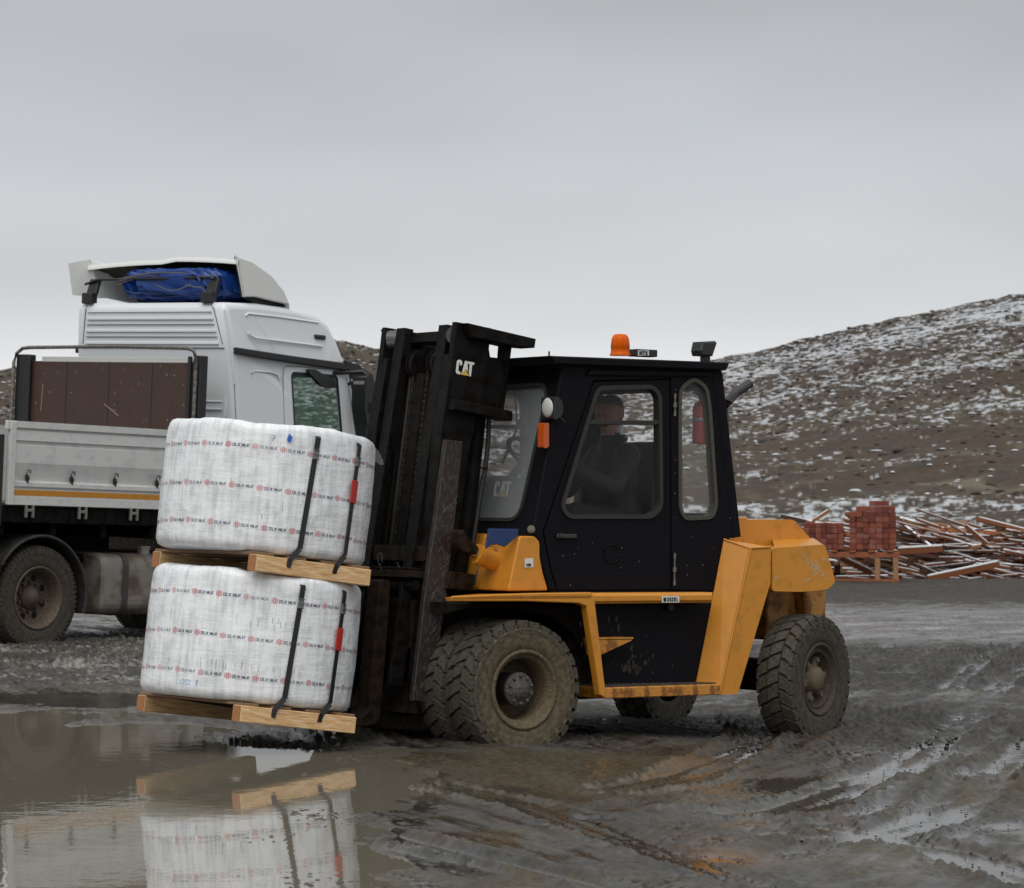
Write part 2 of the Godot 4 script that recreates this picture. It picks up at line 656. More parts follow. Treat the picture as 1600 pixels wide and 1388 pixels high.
			# base colour: grey clay, brown soil, olive, ochre; painted crevice shade, crest highlights, sheen
			var col := Color(0.072, 0.065, 0.054).lerp(Color(0.054, 0.04, 0.025), sstep(-0.15, 0.4, pa + 0.25 * big))
			col = col.lerp(Color(0.085, 0.07, 0.043), sstep(0.0, 0.4, big + 0.5 * smear) * 0.7)
			col = col.lerp(Color(0.034, 0.029, 0.024), sstep(0.1, 0.5, lump) * 0.75 * minf(churn, 1.0))
			col = col.lerp(Color(0.23, 0.22, 0.195), sstep(25.5, 28.0, dd) * sstep(1.0, -2.0, x) * sstep(-0.2, 0.25, fi * 0.7 + pa - 0.6 * lump))
			col = col.lerp(Color(0.04, 0.027, 0.016), sstep(45.0, 50.0, dd))
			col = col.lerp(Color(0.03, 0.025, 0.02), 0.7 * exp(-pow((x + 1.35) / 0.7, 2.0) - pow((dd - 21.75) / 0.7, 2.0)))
			col = col.lerp(Color(0.125, 0.107, 0.072), 0.75 * slick)
			col = col.lerp(Color(0.2, 0.085, 0.02), 0.8 * exp(-(pow((x - 0.92) / 0.2, 2.0) + pow((dd - 14.45) / 0.25, 2.0))))
			col = col.lerp(Color(0.016, 0.0135, 0.011), 0.6 * churn * sstep(0.0, 0.35, -grit.get_noise_2d(x, dd) - 0.4 * fi + 0.1))  # shade in the crevices of the churned mud, painted into the colour
			col = col.lerp(Color(0.085, 0.076, 0.064), 0.4 * churn * sstep(0.05, 0.4, grit.get_noise_2d(x, dd) + 0.3 * lump2.get_noise_2d(x, dd)))  # painted highlights: tops of the churned mud lightened
			col = col.lerp(Color(0.24, 0.235, 0.225), 0.8 * exp(-pow((dd - 40.5) / 5.5, 4.0)) * sstep(0.5, 3.0, x) * sstep(0.3, -0.2, smear + 0.5 * fi))  # sky sheen of the far wet flats, put into the colour as pale streaks
			col = col.lerp(Color(0.14, 0.08, 0.028), 0.22 * sstep(0.28, 0.5, patches.get_noise_2d(x * 1.7 + 40.0, dd * 1.2)))
			col = col.lerp(Color(0.026, 0.023, 0.02), 0.55 * rough * sstep(0.0, 0.4, -grit.get_noise_2d(x, dd) + 0.2))
			col = col * (1.0 + 0.35 * fi + 0.25 * pa + 0.3 * smear + 0.35 * furrow + 0.45 * grit.get_noise_2d(x + 9.0, dd)) * (1.0 - 0.3 * wet) * (0.9 - 0.3 * minf(churn, 1.0) * (1.0 - sstep(25.0, 28.0, dd) * sstep(1.0, -2.0, x)))
			col.a = 1.0
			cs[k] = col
	var ix := PackedInt32Array()
	ix.resize((nr - 1) * (nc - 1) * 6)
	var w := 0
	for r in nr - 1:
		for c in nc - 1:
			var a := r * nc + c
			ix[w] = a
			ix[w + 1] = a + nc
			ix[w + 2] = a + 1
			ix[w + 3] = a + 1
			ix[w + 4] = a + nc
			ix[w + 5] = a + nc + 1
			w += 6
	var m := StandardMaterial3D.new()
	m.resource_name = "wet mud"
	m.vertex_color_use_as_albedo = true
	m.roughness = 1.0
	var gd := GradientTexture2D.new()
	gd.width = 4
	gd.height = 256
	gd.fill_from = Vector2(0, 0)
	gd.fill_to = Vector2(0, 1)
	gd.gradient = Gradient.new()
	gd.gradient.offsets = PackedFloat32Array([0.0, 0.35, 0.7, 1.0])
	gd.gradient.colors = PackedColorArray([grey(0.85), grey(0.5), grey(0.27), grey(0.14)])
	m.roughness_texture = gd
	m.roughness_texture_channel = BaseMaterial3D.TEXTURE_CHANNEL_RED
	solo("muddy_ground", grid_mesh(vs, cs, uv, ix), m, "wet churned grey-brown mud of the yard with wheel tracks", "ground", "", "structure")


func grid_mesh(vs: PackedVector3Array, cs: PackedColorArray, uv: PackedVector2Array, ix: PackedInt32Array) -> ArrayMesh:
	var nn := PackedVector3Array()
	nn.resize(vs.size())
	for i in range(0, ix.size(), 3):
		var a := vs[ix[i]]
		var n := (vs[ix[i + 2]] - a).cross(vs[ix[i + 1]] - a)
		nn[ix[i]] += n
		nn[ix[i + 1]] += n
		nn[ix[i + 2]] += n
	for i in nn.size():
		nn[i] = nn[i].normalized()
	var ar := []
	ar.resize(Mesh.ARRAY_MAX)
	ar[Mesh.ARRAY_VERTEX] = vs
	ar[Mesh.ARRAY_NORMAL] = nn
	ar[Mesh.ARRAY_COLOR] = cs
	if uv.size():
		ar[Mesh.ARRAY_TEX_UV] = uv
	ar[Mesh.ARRAY_INDEX] = ix
	var me := ArrayMesh.new()
	me.add_surface_from_arrays(Mesh.PRIMITIVE_TRIANGLES, ar)
	return me


func build_water():
	var m := StandardMaterial3D.new()
	m.resource_name = "silty water"
	m.albedo_color = lin(0.185, 0.166, 0.128)
	m.roughness = 0.02
	m.metallic_specular = 0.5
	m.normal_enabled = true
	m.normal_texture = ntex("ripple", 0.012, 61, [], 1024, 4.0, 4)
	m.normal_scale = 0.03
	m.uv1_triplanar = true
	m.uv1_world_triplanar = true
	m.uv1_scale = Vector3(0.35, 0.35, 0.35)
	for a in [[-25.0, 0.45, 8.0, 29.0, 0.0, "broad brown puddle under the raised coils mirroring them"]]:
		var q := M.new()
		q.qd(Vector3(a[0], a[4], -a[2]), Vector3(a[1], a[4], -a[2]), Vector3(a[1], a[4], -a[3]), Vector3(a[0], a[4], -a[3]), Vector3.UP)
		solo("water", q, m, a[5], "water", "", "structure")


# skyline of the hill as seen from the yard: pixel column -> height ratio
func skyline(u: float) -> float:
	var p := [[-2500, 690], [-900, 640], [-100, 592], [0, 580], [100, 570], [200, 560], [300, 549], [400, 539], [480, 531], [535, 533], [590, 548], [640, 563], [700, 577], [850, 590], [1000, 585], [1100, 570], [1134, 561], [1178, 555], [1225, 543], [1272, 531], [1319, 520], [1369, 506], [1412, 496], [1459, 488], [1506, 476], [1553, 469], [1600, 460], [1800, 425], [2300, 400], [4000, 480]]
	for i in p.size() - 1:
		if u <= p[i + 1][0]:
			var t := clampf((u - p[i][0]) / float(p[i + 1][0] - p[i][0]), 0.0, 1.0)
			return (775.0 - lerpf(p[i][1], p[i + 1][1], t)) / 5000.0
	return 0.06


var bumps: FastNoiseLite
var ledges: FastNoiseLite


func hill_height(x: float, d: float, t: float, crest: float) -> float:
	var rise := 0.0
	if t <= 1.0:
		rise = 0.10 * t + 0.62 * pow(t, 1.25) + 0.28 * t * t * (3.0 - 2.0 * t)
	else:
		rise = 1.0 - 0.25 * (t - 1.0) * (t - 1.0) * 4.0
	var relief := bumps.get_noise_2d(x, d) * 0.28 + absf(ledges.get_noise_2d(x * 0.6, d)) * 0.14
	return -0.12 + (crest + 0.12) * rise + relief * sstep(0.0, 0.3, t)


func build_hill():
	bumps = noise(0.16, 71, 5)
	ledges = noise(0.35, 72, 4)
	var sn := noise(0.9, 73, 5)
	var big := noise(0.07, 74, 3)
	var us := PackedFloat32Array()
	var u := -2400.0
	while u < 4000.0:
		us.append(u)
		if u > 1100.0 and u < 1640.0:
			u += 1.6
		elif u > 510.0 and u < 680.0:
			u += 2.0
		elif u > -40.0 and u < 1100.0:
			u += 3.6
		else:
			u += 40.0
	var nt := 310
	var ts := PackedFloat32Array()
	for i in nt:
		ts.append(pow(float(i) / (nt - 1), 1.1) * 1.06)
	for t in [1.15, 1.4, 1.8]:
		ts.append(t)
	var nr := ts.size()
	var nc := us.size()
	var vs := PackedVector3Array()
	var cs := PackedColorArray()
	vs.resize(nr * nc)
	cs.resize(nr * nc)
	var tufts := []
	var rg := RandomNumberGenerator.new()
	rg.seed = 5
	for c in nc:
		var ratio := skyline(us[c])
		var far := 150.0
		var crest := 1.63 + ratio * far
		for r in nr:
			var t := ts[r]
			var d := 63.0 + (far - 63.0) * t
			# columns fan out with distance
			var x := (us[c] - 800.0) / 5000.0 * d
			var y := hill_height(x, d, t, crest)
			var k := r * nc + c
			vs[k] = Vector3(x, y, -d)
			var n := sn.get_noise_2d(x * 0.8, d * 0.42 + y * 2.0)
			var n2 := sn.get_noise_2d(x * 2.5 + 90.0, d * 1.25 + y * 6.0)
			var b := big.get_noise_2d(x, d)
			# snow lies thick along the foot and on the upper slope, thin between
			var cover := -0.27 + 0.46 * exp(-pow((t - 0.2) / 0.03, 2.0)) + 0.35 * sstep(0.4, 0.8, t) + 0.42 * b + 0.3 * ledges.get_noise_2d(x * 0.7, d * 0.5)
			if us[c] < 900.0:
				cover += 0.08 - 0.6 * sstep(0.6, 0.8, t)
			var snow := sstep(-0.1, 0.3, n * 0.55 + n2 * 0.85 + cover - 0.1)
			var soil := Color(0.05, 0.031, 0.017).lerp(Color(0.06, 0.043, 0.021), sstep(-0.2, 0.3, b + n2 * 0.5))
			soil = soil.lerp(Color(0.036, 0.026, 0.018), sstep(0.1, 0.45, -n))
			soil = soil.lerp(Color(0.12, 0.1, 0.068), sstep(0.25, 0.5, bumps.get_noise_2d(x * 1.3 + 30.0, d * 1.3)) * sstep(0.55, 0.2, t))
			soil = soil * (1.0 + 0.3 * n2)
			var col := soil.lerp(Color(0.47, 0.49, 0.52), snow * 0.88)
			col.a = 1.0
			cs[k] = col
	var ix := PackedInt32Array()
	ix.resize((nr - 1) * (nc - 1) * 6)
	var w := 0
	for r in nr - 1:
		for c in nc - 1:
			var a := r * nc + c
			ix[w] = a
			ix[w + 1] = a + nc
			ix[w + 2] = a + 1
			ix[w + 3] = a + 1
			ix[w + 4] = a + nc
			ix[w + 5] = a + nc + 1
			w += 6
	var m := StandardMaterial3D.new()
	m.resource_name = "hillside"
	m.vertex_color_use_as_albedo = true
	m.roughness = 0.9
	solo("hill", grid_mesh(vs, cs, PackedVector2Array(), ix), m, "bare brown hillside dusted with patches of snow behind the yard", "hill", "", "structure")
	# low scrub and stones all over the slope, some capped with snow
	for kind in 2:
		var st := M.new()
		var rad := 8
		st.smooth(1)
		var ring := []
		for j in 4:
			var lay := []
			for i in rad:
				var a := TAU * i / rad
				var q: float = [0.75, 1.0, 0.72, 0.0][j]
				var wob := 0.75 + 0.5 * rg.randf()
				lay.append(Vector3(cos(a) * q * wob, [0.0, 0.3, 0.62, 0.78][j] * (0.9 + 0.2 * rg.randf()), sin(a) * q * wob))
			ring.append(lay)
		for j in 3:
			for i in rad:
				var i2 := (i + 1) % rad
				var white := kind == 1 and j >= 1
				st.col(Color(0.55, 0.58, 0.62) if white else Color(0.042, 0.031, 0.02))
				var o: Vector3 = ring[j][i] + ring[j][i2]
				st.qd(ring[j][i], ring[j][i2], ring[j + 1][i2], ring[j + 1][i], Vector3(o.x, 0.4 + j, o.z))
		var sm := StandardMaterial3D.new()
		sm.vertex_color_use_as_albedo = true
		sm.roughness = 0.95
		sm.resource_name = "scrub"
		var mm := MultiMesh.new()
		mm.transform_format = MultiMesh.TRANSFORM_3D
		mm.use_colors = true
		mm.mesh = st.mesh()
		(mm.mesh as ArrayMesh).surface_set_material(0, sm)
		var list := []
		for i in 9000 if kind == 0 else 3600:
			var uu := rg.randf_range(-200.0, 1750.0)
			var t := pow(rg.randf(), 0.8)
			if kind == 1 and rg.randf() > 0.45 + 0.5 * t:
				continue
			var d := 63.0 + 87.0 * t
			var x := (uu - 800.0) / 5000.0 * d
			if t < 0.06 or (t < 0.45 and rg.randf() < 0.5):
				continue
			var y := hill_height(x, d, t, 1.63 + skyline(uu) * 150.0)
			var s := rg.randf_range(0.03, 0.085) * (0.75 + 0.5 * t)
			if rg.randf() < 0.05:
				s *= 1.5
			var ba := Basis(Vector3.UP, rg.randf() * TAU).scaled(Vector3(s * rg.randf_range(0.9, 1.8), s * rg.randf_range(0.7, 1.3), s))
			list.append([Transform3D(ba, Vector3(x, y - 0.02, -d)), rg.randf_range(0.7, 1.2)])
		mm.instance_count = list.size()
		for i in list.size():
			mm.set_instance_transform(i, list[i][0])
			mm.set_instance_color(i, grey(list[i][1]))
		var o := MultiMeshInstance3D.new()
		o.name = numbered("hillside_scrub")
		o.multimesh = mm
		tag(o, ["dark low scrub and stones scattered over the hillside", "snow-capped tufts and stones scattered over the hillside"][kind], "scrub", "", "stuff")
		add_child(o)


# ---------------------------------------------------------------- wheels
# rubber with raised blocks, axle along z
func tyre_mesh(r: float, bead: float, w: float, blocks: int, deep: float) -> Array:
	var m := M.new()
	m.xf = Transform3D(Basis(Vector3.RIGHT, PI / 2), Vector3.ZERO)
	var b := r - deep
	var prof := [Vector2(bead, -w * 0.4), Vector2(bead + 0.012, -w * 0.455), Vector2(lerpf(bead, r, 0.25), -w * 0.485), Vector2(lerpf(bead, r, 0.5), -w * 0.5), Vector2(lerpf(bead, r, 0.68), -w * 0.492), Vector2(lerpf(bead, r, 0.7), -w * 0.502), Vector2(lerpf(bead, r, 0.74), -w * 0.49), Vector2(b - 0.025, -w * 0.465), Vector2(b, -w * 0.41)]
	var full := prof.duplicate()
	prof.reverse()
	for p in prof:
		full.append(Vector2(p.x, -p.y))
	m.lathe(full, 56, 2)
	var carcass := m.mesh()
	m = M.new()
	var rg := RandomNumberGenerator.new()
	rg.seed = 3
	var on := func(s: float, z: float, rad: float) -> Vector3:
		return Vector3(sin(s) * rad, cos(s) * rad, z)
	var pitch := TAU / blocks
	for i in blocks:
		for row in 3:
			var z0: float = [-0.485, -0.165, 0.17][row] * w
			var z1: float = [-0.17, 0.165, 0.485][row] * w
			var s := (i + (0.5 if row == 1 else 0.0)) * pitch + rg.randf_range(-0.03, 0.03) * pitch
			var hs := pitch * 0.43
			var sl: float = pitch * [0.28, 0.2, -0.28][row]
			var zm := (z0 + z1) / 2
			# outline of the block, (angle, z)
			var o := [[s - hs - sl, z0], [s + hs - sl, z0], [s + hs + 0.12 * pitch, zm], [s + hs + sl, z1], [s - hs + sl, z1], [s - hs + 0.12 * pitch, zm]]
			var top := []
			var bot := []
			var rt := r - rg.randf() * 0.004
			for q in o:
				var edge: float = 0.012 if absf(q[1]) > 0.45 * w else 0.0
				top.append(on.call(lerpf(s, q[0], 0.84), lerpf(zm, q[1], 0.9), rt - edge))
				bot.append(on.call(q[0], q[1], b - 0.004 - edge * 0.5))
			var up: Vector3 = on.call(s, 0, 1.0)
			for k in range(1, 5):
				m.td(top[0], top[k], top[k + 1], up)
			for k in 6:
				var j := (k + 1) % 6
				var c: Vector3 = on.call(s, zm, b)
				m.qd(top[k], top[j], bot[j], bot[k], (top[k] + top[j]) * 0.5 - c)
			if row != 1:
				# the block runs down over the shoulder
				var zs := 1.0 if row == 2 else -1.0
				var se := s + sl * (1.0 if row == 2 else -1.0)
				var u: Array = []
				for q in [[-hs * 0.84, rt - 0.012], [hs * 0.84, rt - 0.012], [hs * 0.7, r - 0.085], [-hs * 0.7, r - 0.085]]:
					u.append(on.call(se + q[0], zs * w * (0.478 if q[1] > r - 0.05 else 0.505), q[1]))
				m.qd(u[0], u[1], u[2], u[3], Vector3(0, 0, zs))
				for k in 4:
					var j := (k + 1) % 4
					m.qd(u[k], u[j], u[j] - Vector3(0, 0, zs * 0.025), u[k] - Vector3(0, 0, zs * 0.025), (u[k] + u[j]) * 0.5 - (u[0] + u[1] + u[2] + u[3]) * 0.25)
	return [carcass, m.mesh()]


func lathe_z(prof: Array, n := 40) -> M:
	var m := M.new()
	m.xf = Transform3D(Basis(Vector3.RIGHT, PI / 2), Vector3.ZERO)
	m.lathe(prof, n, -1 if n < 0 else 1)
	m.xf = Transform3D()
	return m


func fork_front_wheel(parent: Node3D, mesh: Array, at: Vector3, outer: bool):
	var mud := mat("dried mud", lin(0.14, 0.112, 0.07), 0.9, 0.0, "muddy", Vector3(3, 3, 3), 0.9)
	var w := Node3D.new()
	w.name = "front_wheel" if not parent.has_node("front_wheel") else "front_wheel_%03d" % (parent.get_children().filter(func(c): return String(c.name).begins_with("front_wheel")).size())
	w.position = at
	parent.add_child(w)
	part(w, "tyre", mesh[0], mat("muddy tyre", lin(0.115, 0.096, 0.063), 0.85, 0.0, "muddy", Vector3(1.6, 1.6, 1.6), 0.35))
	part(w, "tread", mesh[1], mat("tread rubber", lin(0.072, 0.067, 0.055), 0.9, 0.0, "muddy", Vector3(2.5, 2.5, 2.5), 0.5))
	var z := 0.15
	part(w, "rim", lathe_z([Vector2(0.262, z - 0.02), Vector2(0.262, z - 0.006), Vector2(0.25, z - 0.001), Vector2(0.238, z - 0.006), Vector2(0.236, z - 0.025), Vector2(0.222, z - 0.03), Vector2(0.21, z - 0.04), Vector2(0.2, z - 0.07), Vector2(0.197, z - 0.2), Vector2(0.19, z - 0.255), Vector2(0.09, z - 0.265), Vector2(0.0, z - 0.265)], 48), mud)
	if outer:
		var h := M.new()
		var rg := RandomNumberGenerator.new()
		rg.seed = 8
		h.xf = Transform3D(Basis(Vector3.RIGHT, PI / 2), Vector3.ZERO)
		h.lathe([Vector2(0.105, z - 0.26), Vector2(0.105, z - 0.1), Vector2(0.112, z - 0.095), Vector2(0.112, z - 0.07), Vector2(0.1, z - 0.062), Vector2(0.07, z - 0.055), Vector2(0.066, z - 0.045), Vector2(0.0, z - 0.042)], 28, 1)
		h.xf = Transform3D()
		for i in 10:
			var a := TAU * i / 10
			h.box(Vector3(sin(a) * 0.088, cos(a) * 0.088, z - 0.056), Vector3(0.022, 0.022, 0.03), 0.006, Basis(Vector3.BACK, a))
		part(w, "hub", h, mat("muddy hub", lin(0.1, 0.092, 0.085), 0.8, 0.0, "grimy", Vector3(9, 9, 9), 1.5))


func fork_rear_wheel(parent: Node3D, mesh: Array, at: Vector3, yaw: float, called: String):
	var w := Node3D.new()
	w.name = called
	w.position = at
	w.rotation.y = yaw
	parent.add_child(w)
	part(w, "tyre", mesh[0], mat("rear tyre", lin(0.062, 0.055, 0.042), 0.85, 0.0, "muddy", Vector3(1.6, 1.6, 1.6), 0.35))
	part(w, "tread", mesh[1], mats["tread rubber"])
	var z := 0.14
	var mud := mat("rear rim mud", lin(0.07, 0.056, 0.042), 0.85, 0.0, "muddy", Vector3(4, 4, 4), 1.0)
	part(w, "rim", lathe_z([Vector2(0.255, z - 0.03), Vector2(0.255, z - 0.008), Vector2(0.244, z - 0.003), Vector2(0.232, z - 0.012), Vector2(0.222, z - 0.035), Vector2(0.205, z - 0.04), Vector2(0.195, z - 0.03), Vector2(0.188, z - 0.04), Vector2(0.18, z - 0.09), Vector2(0.15, z - 0.1), Vector2(0.0, z - 0.1)], 48), mud)
	var h := M.new()
	h.xf = Transform3D(Basis(Vector3.RIGHT, PI / 2), Vector3.ZERO)
	h.lathe([Vector2(0.105, z - 0.11), Vector2(0.105, z - 0.075), Vector2(0.09, z - 0.06), Vector2(0.085, z - 0.03), Vector2(0.07, z - 0.015), Vector2(0.0, z - 0.01)], 24, 1)
	h.xf = Transform3D()
	for i in 6:
		var a := TAU * (i + 0.3) / 6
		h.tube([Vector3(sin(a) * 0.14, cos(a) * 0.14, z - 0.11), Vector3(sin(a) * 0.14, cos(a) * 0.14, z - 0.05)], 0.026, 8, 0.02)
		h.box(Vector3(sin(a) * 0.11, cos(a) * 0.11, z - 0.08), Vector3(0.05, 0.06, 0.04), 0.01, Basis(Vector3.BACK, -a))
	part(w, "hub", h, mat("rear hub mud", lin(0.17, 0.145, 0.1), 0.85, 0.0, "muddy", Vector3(9, 9, 9), 1.4))


# ---------------------------------------------------------------- lettering
func letters(word: String, size: float, thick := 0.003) -> TextMesh:
	var t := TextMesh.new()
	var f := SystemFont.new()
	f.font_names = PackedStringArray(["Droid Sans"])
	f.font_weight = 700
	t.font = f
	t.text = word
	t.font_size = 64
	t.pixel_size = size / 64.0
	t.depth = thick
	return t


# three heavy letters over a yellow triangle, drawn as outlines
func cat_badge(parent: Node3D, at: Transform3D):
	var b := Node3D.new()
	b.name = "badge" if not parent.has_node("badge") else "badge_001"
	b.transform = at
	parent.add_child(b)
	var white := mat("decal white", lin(0.72, 0.72, 0.7), 0.5)
	var c := M.new()
	c.ext(pv([0.31, 0.64, 0.31, 0.86, 0.27, 0.95, 0.19, 1.0, 0.11, 1.0, 0.04, 0.95, 0, 0.86, 0, 0.14, 0.04, 0.05, 0.11, 0, 0.19, 0, 0.25, 0.04, 0.25, 0.2, 0.18, 0.2, 0.13, 0.24, 0.13, 0.78, 0.16, 0.82, 0.19, 0.78, 0.19, 0.64]), 0, 0.02, 0.0)
	var a := M.new()
	a.ext(pv([0.42, 0.2, 0.37, 0.2, 0.38, 0.28, 0.46, 1.0, 0.6, 1.0, 0.68, 0.3, 0.6, 0.36, 0.53, 0.45, 0.5, 0.36]), 0, 0.02, 0.0)
	var t := M.new()
	t.ext(pv([0.64, 1.0, 0.64, 0.82, 0.75, 0.82, 0.75, 0.24, 0.82, 0.0, 0.89, 0.0, 0.89, 0.82, 1.0, 0.82, 1.0, 1.0]), 0, 0.02, 0.0)
	part(b, "letter", c, white)
	part(b, "letter", a, white)
	part(b, "letter", t, white)
	var y := M.new()
	y.ext(pv([0.2, 0.0, 0.8, 0.0, 0.53, 0.38]), 0.0, 0.035, 0.0)
	part(b, "triangle", y, mat("decal yellow", lin(0.62, 0.42, 0.06), 0.5))


# ---------------------------------------------------------------- forklift
func mast_x(y: float) -> float:
	return -0.10 - (2.77 - y) * 0.1285


func build_forklift():
	var fl := thing("forklift", "yellow forklift with a closed black cab carrying two white wrapped coils", "forklift", FORKLIFT)
	var yellow := mat("yellow paint", lin(0.6, 0.248, 0.025), 0.4, 0.0, "dusty", Vector3(1.6, 1.6, 1.6), 0.05)
	var yellow_low := mat("muddied yellow paint", lin(0.52, 0.225, 0.035), 0.55, 0.0, "grimy", Vector3(2.4, 2.4, 2.4), 0.2)
	var black := mat("black cab paint", lin(0.0075, 0.0067, 0.0092), 0.48, 0.0, "soft", Vector3(2, 2, 2), 0.05)
	(black as StandardMaterial3D).metallic_specular = 0.2
	var seal := mat("rubber seal", lin(0.022, 0.021, 0.017), 0.6)
	var steel := mat("dark mast steel", lin(0.0095, 0.0085, 0.008), 0.6, 0.0, "grimy", Vector3(2, 2, 2), 0.25)
	var rusty := mat("rusty steel", lin(0.024, 0.016, 0.011), 0.75, 0.0, "grimy", Vector3(3, 3, 3), 0.4)
	var under := mat("grimy chassis", lin(0.013, 0.0105, 0.008), 0.85, 0.0, "grimy", Vector3(3, 3, 3), 0.4)
	for m in [steel, rusty, under]:
		(m as StandardMaterial3D).metallic_specular = 0.22
	var pane := glass("cab glass", Color(0.2, 0.22, 0.22), 0.03)

	# wheels: two side by side in front, steered ones behind
	var tf := tyre_mesh(0.455, 0.25, 0.3, 27, 0.027)
	for z in [0.85, 0.535, -0.535, -0.85]:
		fork_front_wheel(fl, tf, Vector3(0.078, 0.37, z), absf(z) > 0.7)
		if z < 0:
			fl.get_child(-1).rotation.y = PI
	var tr := tyre_mesh(0.452, 0.245, 0.28, 27, 0.024)
	var yaw := deg_to_rad(20.5)
	var face := Vector3(2.628, 0.384, 0.985)
	fork_rear_wheel(fl, tr, face - Vector3(sin(yaw), 0, cos(yaw)) * 0.14, yaw, "rear_wheel")
	fork_rear_wheel(fl, tr, Vector3(face.x - 0.02, face.y, -0.86), yaw + PI, "rear_wheel_001")

	# chassis between the wheels
	var ch := M.new()
	ch.box(Vector3(0.9, 0.62, 0), Vector3(1.9, 0.5, 0.7), 0.02)
	ch.box(Vector3(1.2, 0.55, 0), Vector3(1.05, 0.55, 1.36), 0.03)
	ch.box(Vector3(0.078, 0.4, 0), Vector3(0.34, 0.3, 1.2), 0.04)
	ch.box(Vector3(2.5, 0.4, 0), Vector3(0.26, 0.22, 1.3), 0.04)
	ch.box(Vector3(0.05, 0.78, 0), Vector3(0.9, 0.36, 0.72), 0.03)
	part(fl, "chassis", ch, under)
	var well := M.new()
	well.ext(pv([-0.333, 0.932, 0.837, 0.914, 0.957, 0.294, 0.844, 0.297, 0.788, 0.504, 0.679, 0.719, 0.492, 0.841, 0.178, 0.894, -0.181, 0.889, -0.333, 0.857]), 0.34, 0.7, 0.01)
	well.ext(pv([-0.333, 0.932, 0.837, 0.914, 0.957, 0.294, 0.844, 0.297, 0.788, 0.504, 0.679, 0.719, 0.492, 0.841, 0.178, 0.894, -0.181, 0.889, -0.333, 0.857]), -0.7, -0.34, 0.01)
	part(fl, "wheel_arch", well, under)

	# fenders and running boards, the same on both sides
	for s in [1, -1]:
		var za: float = 0.5 if s > 0 else -0.98
		var zb: float = 0.98 if s > 0 else -0.5
		var fe := M.new()
		fe.ext(pv([-0.506, 0.973, -0.175, 0.992, 0.234, 0.998, 0.62, 1, 0.647, 0.974, 0.744, 0.373, 0.75, 0.296, 0.702, 0.323, 0.584, 0.907, 0.521, 0.929, 0.08, 0.945, -0.495, 0.949]), zb - 0.07 if s > 0 else za, zb if s > 0 else za + 0.07, 0.006)
		# the deck: its front edge runs back towards the mast side
		var dk: Array = [Vector3(-0.505, 0.961, 0.98), Vector3(0.62, 0.987, 0.98), Vector3(1.014, 0.973, 0.5), Vector3(0.049, 1, 0.5)]
		var dp := PackedVector2Array()
		for p in dk:
			dp.append(Vector2(p.x, -p.z * s))
		fe.xf = Transform3D(Basis(Vector3(1, 0, 0), Vector3(0, 0, -1), Vector3(0, 1, 0)), Vector3(0, 0, 0))
		fe.ext(dp, 0.955, 0.983, 0.005)
		fe.xf = Transform3D()
		part(fl, "fender", fe, yellow)
		var rl := M.new()
		rl.ext(pv([0.612, 0.995, 1.672, 0.994, 1.667, 0.924, 0.623, 0.923]), 0.79 if s > 0 else -0.97, 0.97 if s > 0 else -0.79, 0.02)
		part(fl, "side_rail", rl, yellow)
		var sp := M.new()
		sp.ext(pv([0.736, 0.368, 1.734, 0.371, 1.735, 0.298, 0.752, 0.296]), 0.66 if s > 0 else -0.97, 0.97 if s > 0 else -0.66, 0.006)
		part(fl, "step", sp, yellow_low, "mud-stained lower step")
		var pl := M.new()
		pl.ext(pv([0.759, 0.38, 1.72, 0.38, 1.72, 0.369, 0.759, 0.367]), 0.68 if s > 0 else -0.94, 0.94 if s > 0 else -0.68, 0.001)
		for i in 22:
			for j in 4:
				pl.box(Vector3(0.84 + i * 0.041, 0.3865 - i * 0.0005, s * (0.72 + j * 0.06)), Vector3(0.026, 0.006, 0.008), 0.001, Basis(Vector3.UP, 0.8 if (i + j) % 2 else -0.8))
		part(fl, "tread_plate", pl, mat("muddy tread", lin(0.055, 0.048, 0.04), 0.7, 0.0, "muddy", Vector3(5, 5, 5), 0.6))
		var br := M.new()
		br.ext(pv([0.704, 0.685, 1.009, 0.684, 0.998, 0.672, 0.732, 0.578]), 0.78 if s > 0 else -0.93, 0.93 if s > 0 else -0.78, 0.004)
		br.box((Vector3(0.858, 0.691, 0.93)) * Vector3(1, 1, 0) + Vector3(0, 0, s * 0.86), Vector3(0.31, 0.012, 0.15), 0.003)
		part(fl, "upper_step", br, yellow_low)
		var lp := M.new()
		lp.ext(pv([0.767, 0.922, 1.811, 0.923, 1.659, 0.356, 0.881, 0.357]), 0.68 if s > 0 else -0.8, 0.8 if s > 0 else -0.68, 0.012)
		var lpm := part(fl, "tank_panel", lp, black)
		var mr := RandomNumberGenerator.new()
		mr.seed = 61
		var ms := M.new()
		for i in 46:
			var cx := 1.12 + mr.randfn(0.0, 0.08) if i % 3 else 0.86 + mr.randfn(0.0, 0.1)
			var cy := 0.46 + absf(mr.randfn(0.0, 0.06)) if i % 3 else 0.74 + mr.randfn(0.0, 0.06)
			if i > 38:
				cx = mr.randf_range(0.85, 1.6)
				cy = mr.randf_range(0.42, 0.9)
			var rr := mr.randf_range(0.003, 0.016) * (0.5 if i > 38 else 1.0)
			var pg := PackedVector2Array()
			for q in 7:
				var an := TAU * q / 7
				pg.append(Vector2(cx, cy) + Vector2(cos(an) * rr * mr.randf_range(0.5, 1.2), sin(an) * rr * mr.randf_range(0.6, 2.4)))
			ms.ext(pg, 0.8 if s > 0 else -0.8012, 0.8012 if s > 0 else -0.8, 0.0)
		part(lpm, "mud_splash", ms, mat("dried splash", lin(0.035, 0.03, 0.024), 0.9)).set_meta("kind", "stuff")
	var cap := M.new()
	cap.tube([(Vector3(1.436, 0.891, 0.8)), (Vector3(1.397, 0.893, 0.85))], 0.022, 14)
	part(fl, "fuel_cap", cap, seal)
